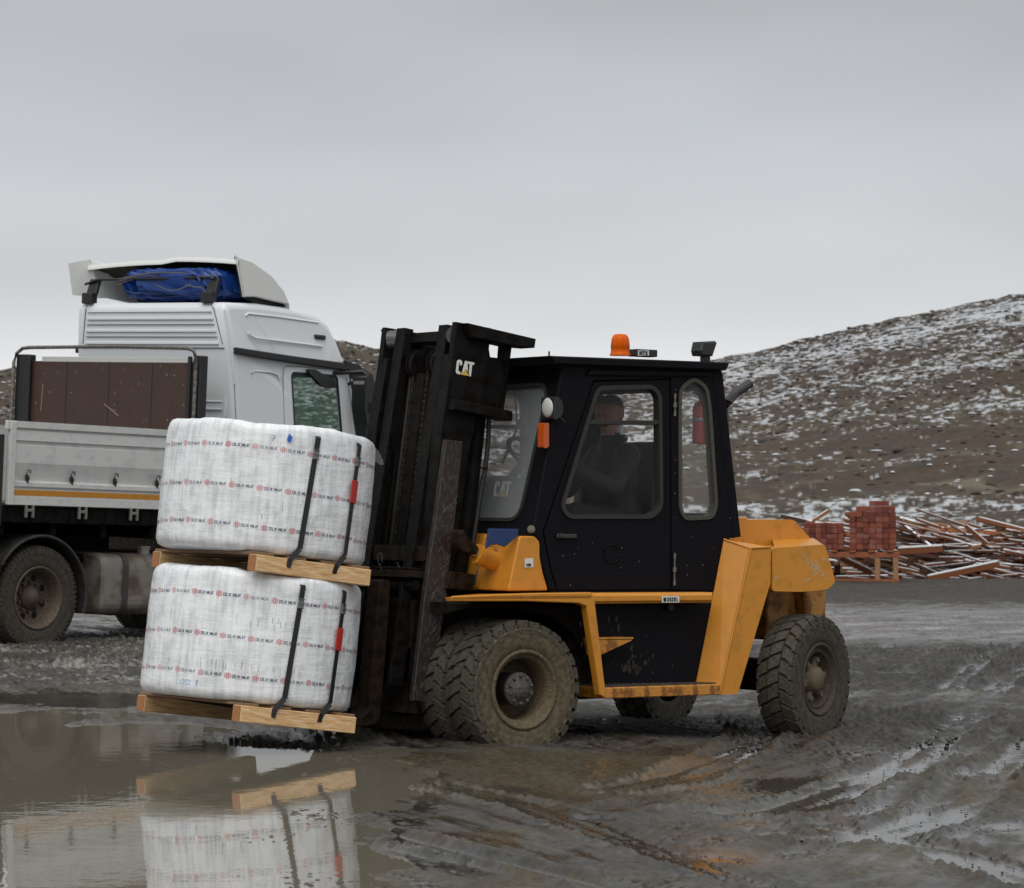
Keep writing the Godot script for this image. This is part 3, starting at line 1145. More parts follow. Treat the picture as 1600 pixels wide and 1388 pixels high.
	var dz := M.new()
	dz.ext(pv([1.217, 0.971, 1.365, 0.97, 1.366, 0.927, 1.218, 0.928]), 0.9725, 0.976, 0.0005)
	part(fl, "fuel_label", dz, mat("label white", lin(0.68, 0.68, 0.66), 0.5))
	var ic := M.new()
	ic.ext(pv([1.229, 0.962, 1.251, 0.962, 1.251, 0.934, 1.229, 0.934]), 0.9765, 0.9785, 0.0)
	var lab := fl.get_node("fuel_label")
	part(lab, "pump_symbol", ic, mat("print black", lin(0.015, 0.015, 0.016), 0.5))
	var dt := part(lab, "lettering", letters("DIZEL", 0.036), mats["print black"])
	dt.position = Vector3(1.306, 0.949, 0.978)

	# the two slanted columns behind the cab
	for s in [1.0, -1.0]:
		var a: Array = [Vector3(1.891, 1.353, 0.8), Vector3(1.659, 0.365, 0.8)]
		var b: Array = [Vector3(1.998, 1.294, 0.96), Vector3(1.732, 0.297, 0.96)]
		var c: Array = [Vector3(2.181, 1.304, 0.96), Vector3(2.178, 1.057, 0.96), Vector3(1.895, 0.298, 0.96)]
		var k: Array = [Vector3(2.334, 1.374, 0.5), Vector3(2.569, 1.339, 0.5), Vector3(2.566, 1.045, 0.5), Vector3(2.275, 0.265, 0.5), Vector3(2.072, 0.342, 0.5)]
		for arr in [a, b, c, k]:
			for i in arr.size():
				arr[i] = Vector3(arr[i].x, arr[i].y, arr[i].z * s)
		var kk := []
		for p in c:
			kk.append(Vector3(p.x, p.y, 0.5 * s))
		var o := Vector3(0, 0, s)
		var cm := M.new()
		cm.qd(a[0], b[0], b[1], a[1], Vector3(-1, 0, s))
		cm.td(b[0], c[0], c[1], o)
		cm.td(b[0], c[1], c[2], o)
		cm.td(b[0], c[2], b[1], o)
		var a2: Vector3 = a[0] * Vector3(1, 1, 0) + Vector3(0.03, 0.01, 0.5 * s)
		cm.qd(a[0], b[0], c[0], kk[0], Vector3.UP)
		cm.td(a[0], kk[0], a2, Vector3.UP)
		cm.qd(c[0], c[1], kk[1], kk[0], Vector3.RIGHT)
		cm.qd(c[1], c[2], kk[2], kk[1], Vector3(1, -0.5, 0))
		cm.qd(b[1], c[2], kk[2], a[1], Vector3.DOWN)
		cm.qd(a[0], a[1], a[1] * Vector3(1, 1, 0) + Vector3(0, 0, 0.5 * s), a2, Vector3.LEFT)
		# a bead of filler along the fold, as pressed steel has
		cm.tube([b[0], b[1]], 0.009, 6)
		cm.tube([b[0], c[0]], 0.008, 6)
		cm.tube([a[0], b[0]], 0.008, 6)
		part(fl, "rear_column", cm, yellow)

	# counterweight and engine hood
	var cw := M.new()
	cw.ext(rounded(pv([2.197, 1.295, 2.675, 1.323, 2.778, 1.059, 2.707, 1.01, 2.461, 0.993, 2.2, 0.999]), 0.025, 4), -0.955, 0.955, 0.028)
	for s in [1.0, -1.0]:
		var e0: Array = [Vector3(2.236, 1.292, 0.93), Vector3(2.685, 1.32, 0.93), Vector3(2.876, 1.364, 0.6), Vector3(2.496, 1.358, 0.6)]
		cw.qd(e0[0] * Vector3(1, 1, s), e0[1] * Vector3(1, 1, s), e0[2] * Vector3(1, 1, s), e0[3] * Vector3(1, 1, s), Vector3.UP)
	part(fl, "counterweight", cw, yellow)
	var scr := M.new()
	var rs := RandomNumberGenerator.new()
	rs.seed = 12
	# chipped and scraped places: thin flakes of bare primer proud of the paint
	for e in [[Vector3(2.48, 1.255, 0.957), Vector3(2.539, 1.193, 0.957), 4, 5], [Vector3(2.551, 1.211, 0.957), Vector3(2.634, 1.122, 0.957), 5, 7], [Vector3(2.574, 1.175, 0.957), Vector3(2.599, 1.095, 0.957), 4, 5], [Vector3(2.646, 1.122, 0.957), Vector3(2.693, 1.086, 0.957), 6, 4], [Vector3(2.639, 1.22, 0.957), Vector3(2.704, 1.216, 0.957), 2, 3], [Vector3(2.493, 1.078, 0.957), Vector3(2.529, 1.073, 0.957), 3, 2], [Vector3(2.226, 1.096, 0.957), Vector3(2.238, 1.087, 0.957), 3, 2]]:
		for i in int(e[3]) * 3:
			var p: Vector3 = (e[0] as Vector3).lerp(e[1], rs.randf()) + Vector3(rs.randf_range(-1, 1), rs.randf_range(-1, 1), 0) * 0.004 * e[2]
			var rr := rs.randf_range(0.002, 0.006)
			var pg := PackedVector2Array()
			for q in 6:
				var an := TAU * q / 6
				pg.append(Vector2(p.x, p.y) + Vector2(cos(an) * rr * rs.randf_range(0.5, 1.4), sin(an) * rr * rs.randf_range(0.6, 2.0)))
			scr.ext(pg, 0.9545, 0.9562 + 0.0004 * (i % 3), 0.0)
	part(fl.get_node("counterweight"), "scrapes", scr, mat("bare primer", lin(0.42, 0.4, 0.33), 0.7)).set_meta("kind", "stuff")
	var hood := M.new()
	hood.ext(rounded(pv([2.089, 1.486, 2.672, 1.495, 2.841, 1.355, 2.841, 1.269, 2.091, 1.268]), 0.03, 4), -0.62, 0.62, 0.03)
	hood.ext(pv([2.146, 1.504, 2.349, 1.506, 2.349, 1.488, 2.146, 1.486]), 0.2, 0.5, 0.004)
	part(fl, "engine_hood", hood, yellow)
	var lf := M.new()
	lf.ext(pv([2.477, 0.999, 2.976, 1.005, 2.984, 0.814, 2.811, 0.734, 2.48, 0.716]), -0.62, 0.1, 0.015)
	lf.ext(pv([2.784, 0.997, 2.988, 1.014, 2.99, 0.8, 2.81, 0.788]), 0.1, 0.62, 0.015)
	lf.ext(pv([2.543, 0.995, 2.876, 0.994, 2.842, 0.752, 2.523, 0.643]), 0.2, 0.5, 0.01)
	part(fl, "axle_frame", lf, mat("dirty axle frame", lin(0.42, 0.2, 0.04), 0.65, 0.0, "grimy", Vector3(2, 2, 2), 0.4))

	build_cab(fl, black, seal, pane, yellow)
	build_mast(fl, steel, rusty, yellow)


func both(fl: Node3D, called: String, poly: PackedVector2Array, z0: float, z1: float, material: Material, b := 0.006):
	for s in 2:
		var m := M.new()
		m.ext(poly, z0 if s == 0 else -z1, z1 if s == 0 else -z0, b)
		part(fl, called, m, material)


func build_cab(fl: Node3D, black: Material, seal: Material, pane: Material, yellow: Material):
	var win := rounded(pv([0.793, 2.359, 1.254, 2.382, 1.316, 2.327, 1.335, 1.568, 1.259, 1.507, 0.558, 1.501, 0.505, 1.564]), 0.05)
	var door := pv([0.761, 2.4, 1.403, 2.434, 1.427, 1.017, 0.48, 1.013, 0.426, 1.136, 0.36, 1.394])
	var slot := rounded(pv([1.494, 2.237, 1.498, 2.376, 1.609, 2.45, 1.722, 2.392, 1.751, 2.244, 1.815, 1.586, 1.782, 1.507, 1.546, 1.496, 1.507, 1.557]), 0.05)
	var side := pv([1.416, 2.5, 1.856, 2.507, 2.033, 1.376, 1.891, 1.353, 1.81, 1.002, 1.438, 1.013])
	for s in 2:
		var z0 := 0.76 if s == 0 else -0.8
		var z1 := 0.8 if s == 0 else -0.76
		var d := M.new()
		d.frame(door, win, z0, z1)
		var dm := part(fl, "door", d, black)
		var ring := M.new()
		ring.frame(grow(win, 0.017), grow(win, -0.012), z0 - 0.012, z1 + 0.012)
		part(dm, "window_seal", ring, seal)
		var gl := M.new()
		gl.ext(grow(win, -0.006), (z0 + z1) / 2 - 0.002, (z0 + z1) / 2 + 0.002, 0.0)
		part(dm, "window_pane", gl, pane)
		var bar := M.new()
		bar.ext(pv([0.732, 2.143, 1.323, 2.158, 1.323, 2.128, 0.721, 2.113]), z0 - 0.01, z1 + 0.008, 0.004)
		part(dm, "window_bar", bar, seal)
		var hd := M.new()
		hd.box((Vector3(0.534, 1.369, 0.8)) * Vector3(1, 1, 0) + Vector3(0, 0, 0.815 if s == 0 else -0.815), Vector3(0.16, 0.028, 0.025), 0.006)
		hd.tube([(Vector3(0.476, 1.377, 0.8)) * Vector3(1, 1, 0) + Vector3(0, 0, 0.82 if s == 0 else -0.82), (Vector3(0.476, 1.377, 0.8)) * Vector3(1, 1, 0) + Vector3(0, 0, 0.835 if s == 0 else -0.835)], 0.012, 10)
		part(dm, "door_handle", hd, mat("handle", lin(0.03, 0.03, 0.032), 0.45))
		for y in [[1047, 622, 648], [1050, 872, 915]]:
			var hi := M.new()
			var zz := 0.812 if s == 0 else -0.812
			for q in 3:
				var py: float = lerpf(2.33, 2.21, q / 2.0) if y[1] < 700 else lerpf(1.24, 1.06, q / 2.0)
				var px := 1.443 if y[1] < 700 else 1.452
				hi.tube([Vector3(px, py - 0.02, zz), Vector3(px, py + 0.012, zz)], 0.01 if q != 1 else 0.014, 8)
			hi.tube([Vector3(1.444 if y[1] < 700 else 1.452, 2.2 if y[1] < 700 else 1.05, zz), Vector3(1.444 if y[1] < 700 else 1.452, 2.34 if y[1] < 700 else 1.26, zz)], 0.006, 8)
			part(dm, "hinge", hi, mat("hinge steel", lin(0.2, 0.19, 0.17), 0.4, 0.7))
		var rp := M.new()
		rp.frame(side, slot, z0, z1)
		var rm := part(fl, "rear_side_panel", rp, black)
		var r2 := M.new()
		r2.frame(grow(slot, 0.016), grow(slot, -0.01), z0 - 0.012, z1 + 0.012)
		part(rm, "window_seal", r2, mat("weathered seal", lin(0.06, 0.056, 0.042), 0.6))
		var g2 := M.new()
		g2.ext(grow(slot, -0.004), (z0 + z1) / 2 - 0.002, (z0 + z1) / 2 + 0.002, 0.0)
		part(rm, "window_pane", g2, glass("pale side glass", Color(0.55, 0.57, 0.58), 0.1))  # pane tinted whitish, a little more opaque than the door glass
		# chips in the paint and a faint round emblem pressed into the door
		var chips := M.new()
		var cr := RandomNumberGenerator.new()
		cr.seed = 19
		for i in 22:
			var p := Vector2(cr.randf_range(0.5, 1.9), cr.randf_range(1.02, 1.34)) if i % 2 else Vector2(cr.randf_range(1.52, 1.95), cr.randf_range(1.1, 2.4))
			if i % 2 == 0 and p.x < 1.9 and p.x > 1.55 and p.y > 1.45:
				p.x = 1.46
			chips.box(Vector3(p.x, p.y, z1 + 0.0006 if s == 0 else z0 - 0.0006), Vector3(1, 1.3, 0.25) * cr.randf_range(0.003, 0.007), 0.0, Basis(Vector3.BACK, cr.randf() * 3.0))
		part(rm, "paint_chips", chips, mat("chip grey", lin(0.16, 0.155, 0.15), 0.7)).set_meta("kind", "stuff")
		var em := M.new()
		var ep := []
		for i in 25:
			ep.append((Vector3(0.919, 1.251, 0.8)) * Vector3(1, 1, 0) + Vector3(cos(TAU * i / 24) * 0.062, sin(TAU * i / 24) * 0.062, z1 + 0.001 if s == 0 else z0 - 0.001))
		em.tube(ep, 0.006, 6)
		part(dm, "emblem_ring", em, black)
	# pillars at the windscreen, header, sill and corner posts
	both(fl, "front_pillar", pv([0.504, 2.507, 1.413, 2.509, 1.408, 2.439, 0.761, 2.407, 0.355, 1.394, 0.421, 1.136, 0.475, 1.013, 0.406, 1.013, 0.363, 1.123, 0.331, 1.225, 0.329, 1.326, 0.287, 1.368, 0.251, 1.368, 0.286, 1.478]), 0.755, 0.8, black, 0.008)
	both(fl, "drip_rail", pv([0.716, 2.484, 1.731, 2.506, 1.731, 2.467, 0.696, 2.44]), 0.79, 0.822, black, 0.006)
	both(fl, "sill", pv([0.424, 1.013, 1.824, 1.002, 1.818, 0.971, 0.435, 0.979]), 0.7, 0.79, black, 0.004)
	both(fl, "rear_post", pv([1.771, 2.508, 1.867, 2.507, 2.045, 1.372, 1.976, 1.363]), 0.62, 0.806, black, 0.008)
	var bolt := M.new()
	bolt.tube([(Vector3(0.255, 1.414, 0.8)), (Vector3(0.234, 1.414, 0.83))], 0.026, 14)
	bolt.tube([(Vector3(0.234, 1.414, 0.83)), (Vector3(0.223, 1.414, 0.845))], 0.014, 6)
	part(fl, "bolt", bolt, mat("washer steel", lin(0.22, 0.2, 0.15), 0.5, 0.6))
	# windscreen: a frame in the sloping plane between the pillars
	var t := Vector3(0.568, 2.492, 0.8)
	var b := Vector3(0.277, 1.381, 0.8)
	var up := (t - b)
	up.z = 0.0
	var len := up.length()
	up = up.normalized()
	var ws := Transform3D(Basis(Vector3.BACK, up, Vector3.BACK.cross(up)), Vector3(b.x, b.y, 0.0))
	var hole := rounded(pv([-0.63, 0.09, 0.63, 0.09, 0.63, len - 0.12, -0.63, len - 0.12]), 0.12)
	var wf := M.new()
	wf.xf = ws
	wf.frame(pv([-0.79, -0.02, 0.79, -0.02, 0.79, len, -0.79, len]), hole, -0.02, 0.02)
	var wfm := part(fl, "windscreen_frame", wf, black)
	var sr := M.new()
	sr.xf = ws
	sr.frame(grow(hole, 0.012), grow(hole, -0.012), -0.03, 0.03)
	part(wfm, "windscreen_seal", sr, seal)
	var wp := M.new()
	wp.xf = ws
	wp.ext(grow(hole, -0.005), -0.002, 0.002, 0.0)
	part(wfm, "windscreen", wp, glass("pale windscreen", Color(0.62, 0.64, 0.65), 0.3))  # whole pane tinted whitish and far more opaque than the door glass
	var wiper := M.new()
	wiper.tube([ws * Vector3(0.1, len - 0.06, -0.05), ws * Vector3(0.28, 0.75, -0.045)], 0.006, 6)
	wiper.tube([ws * Vector3(0.36, 1.0, -0.04), ws * Vector3(0.2, 0.5, -0.04)], 0.008, 6)
	part(wfm, "wiper", wiper, seal)
	# roof slab with an overhang
	var rf := M.new()
	rf.ext(pv([0.347, 2.558, 1.878, 2.569, 1.85, 2.515, 1.424, 2.511, 0.39, 2.505]), -0.87, 0.87, 0.008)
	rf.ext(pv([0.478, 2.523, 1.861, 2.533, 1.862, 2.498, 0.478, 2.485]), -0.8, 0.8, 0.004)
	part(fl, "roof", rf, black)
	# back wall with a window
	var bt := Vector3(1.828, 2.501, 0.8)
	var bb := Vector3(1.999, 1.385, 0.8)
	var bu := bt - bb
	bu.z = 0.0
	var bl := bu.length()
	bu = bu.normalized()
	var rw := Transform3D(Basis(Vector3.BACK, bu, Vector3.BACK.cross(bu)), Vector3(bb.x, bb.y, 0.0))
	var rh := rounded(pv([-0.6, 0.15, 0.6, 0.15, 0.6, bl - 0.12, -0.6, bl - 0.12]), 0.08)
	var bw := M.new()
	bw.xf = rw
	bw.frame(pv([-0.62, 0, 0.62, 0, 0.62, bl, -0.62, bl]), rh, -0.02, 0.02)
	var bwm := part(fl, "back_wall", bw, black)
	var bg := M.new()
	bg.xf = rw
	bg.ext(grow(rh, 0.004), -0.002, 0.002, 0.0)
	part(bwm, "window_pane", bg, pane)
	# floor, dash, controls and seat
	var inner := mat("cab interior", lin(0.02, 0.02, 0.022), 0.7, 0.0, "soft", Vector3(3, 3, 3))
	var flo := M.new()
	flo.box(Vector3(1.2, 1.0, 0), Vector3(1.5, 0.08, 1.5), 0.01)
	flo.box(Vector3(1.78, 1.15, 0), Vector3(0.42, 0.36, 1.48), 0.02)
	part(fl, "cab_floor", flo, inner)
	var da := M.new()
	da.ext(pv([0.251, 1.413, 0.752, 1.416, 0.804, 1.574, 0.699, 1.757, 0.56, 1.772, 0.459, 1.736, 0.35, 1.548]), -0.25, 0.15, 0.03)
	part(fl, "dashboard", da, mat("dash grey", lin(0.045, 0.05, 0.05), 0.6))
	var dc := Vector3(0.394, 1.631, 0.16)
	cat_badge(fl, Transform3D(Basis(Vector3(0.135, 0.0, 0), Vector3(0.02, 0.105, 0), Vector3(0, 0, 0.1)), dc))
	var sw := M.new()
	var ring := []
	var cen := Vector3(0.806, 1.918, 0)
	var tilt := Basis(Vector3.BACK, -0.75)
	for i in 25:
		var a := TAU * i / 24
		ring.append(cen + tilt * Vector3(cos(a) * 0.17, 0, sin(a) * 0.17))
	sw.tube(ring, 0.016, 8)
	for i in 3:
		var a := TAU * i / 3 + 0.4
		sw.tube([cen, cen + tilt * Vector3(cos(a) * 0.17, 0, sin(a) * 0.17)], 0.012, 6)
	sw.tube([cen, cen + tilt * Vector3(0, -0.5, 0)], 0.03, 8)
	part(fl, "steering_wheel", sw, seal)
	var se := M.new()
	se.box(Vector3(1.5, 1.36, 0.05), Vector3(0.52, 0.14, 0.52), 0.05)
	se.box(Vector3(1.5, 1.22, 0.05), Vector3(0.4, 0.2, 0.4), 0.02)
	part(fl, "seat", se, inner)
	var sb := M.new()
	sb.ext(rounded(pv([1.62, 1.4, 1.74, 1.4, 1.82, 1.75, 1.82, 2.02, 1.72, 2.04, 1.66, 1.7]), 0.06), -0.2, 0.3, 0.05)
	part(fl, "backrest", sb, inner)
	var gp := M.new()
	gp.tube([(Vector3(2.005, 2.234, -0.55)), (Vector3(2.001, 1.538, -0.55))], 0.035, 10)
	part(fl, "grab_pole", gp, mat("pole grey", lin(0.3, 0.33, 0.34), 0.4))
	# cowl beside the door and the bulkhead ahead of the windscreen
	both(fl, "cowl", rounded(pv([0.134, 1.368, 0.258, 1.368, 0.3, 1.331, 0.302, 1.23, 0.329, 1.124, 0.372, 1.01, 0.046, 1.008]), 0.02, 3), 0.44, 0.84, yellow, 0.008)
	var bh := M.new()
	bh.ext(pv([0.147, 1.376, 0.435, 1.386, 0.44, 0.996, 0.073, 1.006]), -0.43, 0.43, 0.01)
	part(fl, "bulkhead", bh, yellow)
	var st := M.new()
	st.ext(pv([0.176, 1.221, 0.243, 1.223, 0.244, 1.164, 0.176, 1.162]), 0.841, 0.8435, 0.0)
	var sm := part(fl, "sticker", st, mats["label white"])
	var num := part(sm, "lettering", letters("109", 0.026), mats["print black"])
	num.position = Vector3(0.204, 1.179, 0.846)
	var blue := mat("blue plastic flap", lin(0.012, 0.035, 0.13), 0.4, 0.0, "soft", Vector3(3, 3, 3), 0.2)
	var f1 := M.new()
	f1.ext(pv([-0.105, 1.416, 0.136, 1.414, 0.126, 1.367, 0.08, 1.334, 0.024, 1.296, -0.033, 1.313, -0.084, 1.308, -0.124, 1.283]), 0.81, 0.83, 0.004)
	part(fl, "blue_flap", f1, blue)
	var f2 := M.new()
	f2.ext(pv([0.088, 1.168, 0.193, 1.151, 0.173, 1.023, 0.038, 1.041]), 0.435, 0.45, 0.003)
	f2.ext(pv([0.248, 1.237, 0.291, 1.207, 0.256, 1.024, 0.172, 1.046, 0.239, 1.113]), 0.44, 0.5, 0.01)
	part(fl, "blue_flap", f2, blue)
	# lamps
	var hl := M.new()
	hl.ext(rounded(pv([0.384, 2.285, 0.405, 2.294, 0.442, 2.278, 0.463, 2.241, 0.464, 2.181, 0.443, 2.156, 0.402, 2.138, 0.386, 2.146]), 0.02, 3), 0.72, 0.86, 0.02)
	hl.tube([(Vector3(0.474, 2.166, 0.79)), (Vector3(0.527, 2.125, 0.79))], 0.012, 8)
	var hlm := part(fl, "headlight", hl, mat("lamp housing", lin(0.018, 0.018, 0.019), 0.45))
	var le := M.new()
	var lc := Vector3(0.389, 2.219, 0.79)
	le.xf = Transform3D(Basis(Vector3.BACK, PI / 2), lc + Vector3(-0.0, 0, 0))
	le.lathe([Vector2(0.066, -0.012), Vector2(0.064, 0.004), Vector2(0.045, 0.012), Vector2(0.0, 0.017)], 24, 1)
	le.xf = Transform3D()
	part(hlm, "lens", le, mat("lamp lens", lin(0.55, 0.55, 0.52), 0.15))
	var il := M.new()
	il.ext(rounded(pv([0.33, 2.115, 0.371, 2.116, 0.373, 1.96, 0.347, 1.947, 0.326, 1.955]), 0.01, 3), 0.765, 0.83, 0.012)
	part(fl, "indicator", il, mat("orange lens", lin(0.5, 0.085, 0.008), 0.2))
	var sk := M.new()
	sk.tube([(Vector3(0.46, 2.145, 0.78)), (Vector3(0.43, 2.038, 0.78)), (Vector3(0.411, 1.889, 0.78))], 0.012, 8)
	sk.tube([(Vector3(0.409, 2.038, 0.78)), (Vector3(0.483, 1.997, 0.78))], 0.012, 8)
	part(fl, "lamp_bracket", sk, mats["lamp housing"])
	# beacon, box and work lamp on the roof
	var bc := Vector3(1.362, 2.616, 0.3)
	var be := M.new()
	be.xf = Transform3D(Basis(), bc)
	be.lathe([Vector2(0.072, 0.0), Vector2(0.072, 0.012), Vector2(0.066, 0.02), Vector2(0.064, 0.05), Vector2(0.067, 0.055), Vector2(0.062, 0.11), Vector2(0.052, 0.138), Vector2(0.035, 0.149), Vector2(0.0, 0.152)], 28, 1)
	be.xf = Transform3D()
	var om := mat("beacon plastic", lin(0.85, 0.14, 0.002), 0.12).duplicate()
	om.backlight_enabled = true
	om.backlight = Color(0.6, 0.1, 0.0)
	om.transparency = BaseMaterial3D.TRANSPARENCY_ALPHA
	om.roughness = 0.3
	om.albedo_color.a = 0.9
	om.metallic_specular = 0.25
	var bem := part(fl, "beacon", be, om)
	var bi := M.new()
	bi.box(bc + Vector3(0, 0.08, 0), Vector3(0.05, 0.1, 0.05), 0.01)
	part(bem, "reflector", bi, mat("beacon core", lin(0.08, 0.05, 0.03), 0.4))
	var bx := M.new()
	bx.box(Vector3(1.558, 2.641, 0.3), Vector3(0.19, 0.05, 0.1), 0.005)
	var bxm := part(fl, "roof_box", bx, mats["lamp housing"])
	var pl := M.new()
	pl.ext(pv([1.478, 2.656, 1.573, 2.658, 1.574, 2.622, 1.478, 2.619]), 0.3505, 0.354, 0.0)
	part(bxm, "plate", pl, mats["label white"])
	var nt := part(bxm, "lettering", letters("NTX", 0.04), mats["print black"])
	nt.position = Vector3(1.522, 2.638, 0.357)
	var wl := M.new()
	wl.ext(pv([1.995, 2.735, 2.117, 2.745, 2.134, 2.732, 2.095, 2.636, 1.991, 2.636, 1.979, 2.672]), 0.3, 0.42, 0.012)
	wl.box(Vector3(2.069, 2.618, 0.36), Vector3(0.06, 0.04, 0.05), 0.005)
	part(fl, "work_lamp", wl, mats["lamp housing"])
	var an := M.new()
	an.tube([(Vector3(0.534, 2.574, 0.6)), (Vector3(0.534, 2.604, 0.6))], 0.006, 6)
	part(fl, "aerial_stub", an, seal)
	var ex := M.new()
	ex.tube([(Vector3(2.403, 1.591, 0.2)), (Vector3(2.379, 2.229, 0.2)), (Vector3(2.407, 2.33, 0.2)), (Vector3(2.483, 2.396, 0.2)), (Vector3(2.613, 2.469, 0.2))], 0.034, 12)
	part(fl, "exhaust_pipe", ex, mat("exhaust steel", lin(0.05, 0.05, 0.055), 0.5, 0.4))


func build_mast(fl: Node3D, steel: Material, rusty: Material, yellow: Material):
	var worn := mat("worn steel", Color.WHITE, 0.6, 0.25, "worn", Vector3(5, 2.2, 5), 0.3)
	both(fl, "mast_rail", pv([-0.119, 2.78, 0.166, 2.75, 0.114, 2.325, 0.009, 1.991, -0.077, 1.46, -0.153, 0.974, -0.277, 0.29, -0.403, 0.31, -0.308, 1.185, -0.203, 2.113]), 0.40, 0.45, steel, 0.004)
	both(fl, "mast_flange", pv([-0.142, 2.567, -0.101, 2.565, -0.182, 2.113, -0.283, 1.185, -0.383, 0.297, -0.418, 0.302, -0.323, 1.185, -0.223, 2.112]), 0.34, 0.452, steel, 0.004)
	both(fl, "inner_rail", pv([-0.09, 2.77, -0.022, 2.76, -0.271, 1.31, -0.426, 0.333, -0.492, 0.343, -0.338, 1.309]), 0.2, 0.31, steel, 0.004)
	for s in [1.0, -1.0]:
		var ro := M.new()
		ro.tube([(Vector3(-0.02, 2.701, 0.3)) * Vector3(1, 1, s), (Vector3(-0.089, 2.694, 0.4)) * Vector3(1, 1, s)], 0.065, 20)
		part(fl, "mast_roller", ro, mat("roller steel", lin(0.12, 0.115, 0.12), 0.35, 0.7))
		var wb := M.new()
		wb.ext(pv([-0.225, 1.998, -0.087, 1.988, -0.147, 1.46, -0.222, 0.892, -0.325, 0.265, -0.467, 0.289, -0.375, 1.019, -0.291, 1.522]), 0.4525 if s > 0 else -0.5, 0.5 if s > 0 else -0.4525, 0.006)
		var wbm := part(fl, "wear_bar", wb, worn, "scuffed bare steel bar")
		var wr := RandomNumberGenerator.new()
		wr.seed = 41
		var sx := M.new()
		for i in 60:
			var ty := pow(wr.randf(), 0.6)
			var lx := lerpf(-0.19, -0.40, ty) + wr.randf_range(-0.01, 0.10)
			var ly := lerpf(1.95, 0.36, ty)
			sx.box(Vector3(lx, ly, 0.501 * s), Vector3(wr.randf_range(0.015, 0.06), wr.randf_range(0.002, 0.005), 0.002), 0.0, Basis(Vector3.BACK, wr.randf_range(0.5, 1.2)))
		part(wbm, "scratches", sx, mat("bright scratch", lin(0.13, 0.12, 0.11), 0.5, 0.3)).set_meta("kind", "stuff")
		# stiffened plate and two brackets on the outside of the rail
		var br := M.new()
		var z0 := 0.36 if s > 0 else -0.53
		var z1 := 0.53 if s > 0 else -0.36
		br.ext(pv([-0.081, 2.771, 0.478, 2.688, 0.468, 2.627, 0.3, 2.633, -0.039, 2.679]), z0, z1, 0.006)
		br.ext(pv([-0.178, 2.264, 0.294, 2.197, 0.29, 2.133, -0.182, 2.197]), z0, z1, 0.006)
		br.ext(pv([0.267, 2.639, 0.357, 2.634, 0.294, 2.178, 0.231, 2.184]), 0.38 if s > 0 else -0.42, 0.42 if s > 0 else -0.38, 0.004)
		br.ext(pv([0.156, 2.721, 0.188, 2.722, 0.173, 2.614, 0.184, 2.559, 0.268, 2.554, 0.231, 2.176, 0.074, 2.197]), 0.385 if s > 0 else -0.415, 0.415 if s > 0 else -0.385, 0.003)
		part(fl, "mast_bracket", br, steel)
		var lc := M.new()
		lc.tube([(Vector3(0.173, 2.211, 0.3)) * Vector3(1, 1, s), (Vector3(0.084, 1.46, 0.3)) * Vector3(1, 1, s), (Vector3(-0.004, 0.969, 0.3)) * Vector3(1, 1, s), (Vector3(-0.105, 0.418, 0.3)) * Vector3(1, 1, s)], 0.056, 16)
		part(fl, "lift_cylinder", lc, steel)
		# the cylinder that tilts the mast
		var tc := M.new()
		tc.tube([(Vector3(-0.053, 1.247, 0.62)) * Vector3(1, 1, s), (Vector3(0.232, 1.146, 0.62)) * Vector3(1, 1, s)], 0.064, 20)
		tc.tube([(Vector3(-0.059, 1.249, 0.62)) * Vector3(1, 1, s), (Vector3(-0.023, 1.236, 0.62)) * Vector3(1, 1, s)], 0.07, 20)
		tc.box((Vector3(0.054, 1.31, 0.62)) * Vector3(1, 1, s), Vector3(0.07, 0.03, 0.03), 0.006)
		var tcm := part(fl, "tilt_cylinder", tc, yellow)
		var rd := M.new()
		rd.tube([(Vector3(-0.115, 1.27, 0.62)) * Vector3(1, 1, s), (Vector3(-0.048, 1.245, 0.62)) * Vector3(1, 1, s)], 0.026, 14)
		part(tcm, "piston_rod", rd, mat("chrome", lin(0.55, 0.55, 0.56), 0.15, 1.0))
		var cv := M.new()
		cv.ext(rounded(pv([-0.217, 1.397, -0.186, 1.41, -0.16, 1.364, -0.057, 1.288, -0.077, 1.238, -0.195, 1.263, -0.226, 1.321]), 0.02, 3), 0.55 if s > 0 else -0.66, 0.66 if s > 0 else -0.55, 0.008)
		part(tcm, "clevis", cv, rusty)
		var su := M.new()
		su.ext(pv([-0.199, 1.135, 0.011, 1.11, -0.008, 0.996, -0.228, 1.014]), 0.25 if s > 0 else -0.52, 0.52 if s > 0 else -0.25, 0.01)
		part(fl, "mast_support", su, rusty)
	var hs := M.new()
	hs.tube([(Vector3(0.188, 2.145, 0.4)), (Vector3(0.184, 1.995, 0.4)), (Vector3(0.161, 1.803, 0.4)), (Vector3(0.131, 1.674, 0.4)), (Vector3(0.063, 1.269, 0.4))], 0.016, 8)
	hs.box(Vector3(0.148, 1.82, 0.41), Vector3(0.05, 0.012, 0.03), 0.003)
	part(fl, "hydraulic_hose", hs, mat("hose rubber", lin(0.012, 0.012, 0.012), 0.5))
	var beam := M.new()
	beam.ext(pv([-0.036, 2.735, 0.089, 2.719, 0.079, 2.654, -0.051, 2.67]), -0.36, 0.36, 0.008)
	part(fl, "top_crossbeam", beam, steel)
	var lowb := M.new()
	lowb.ext(pv([-0.376, 0.403, -0.285, 0.389, -0.303, 0.179, -0.394, 0.198]), -0.42, 0.42, 0.012)
	part(fl, "bottom_crossbeam", lowb, rusty)
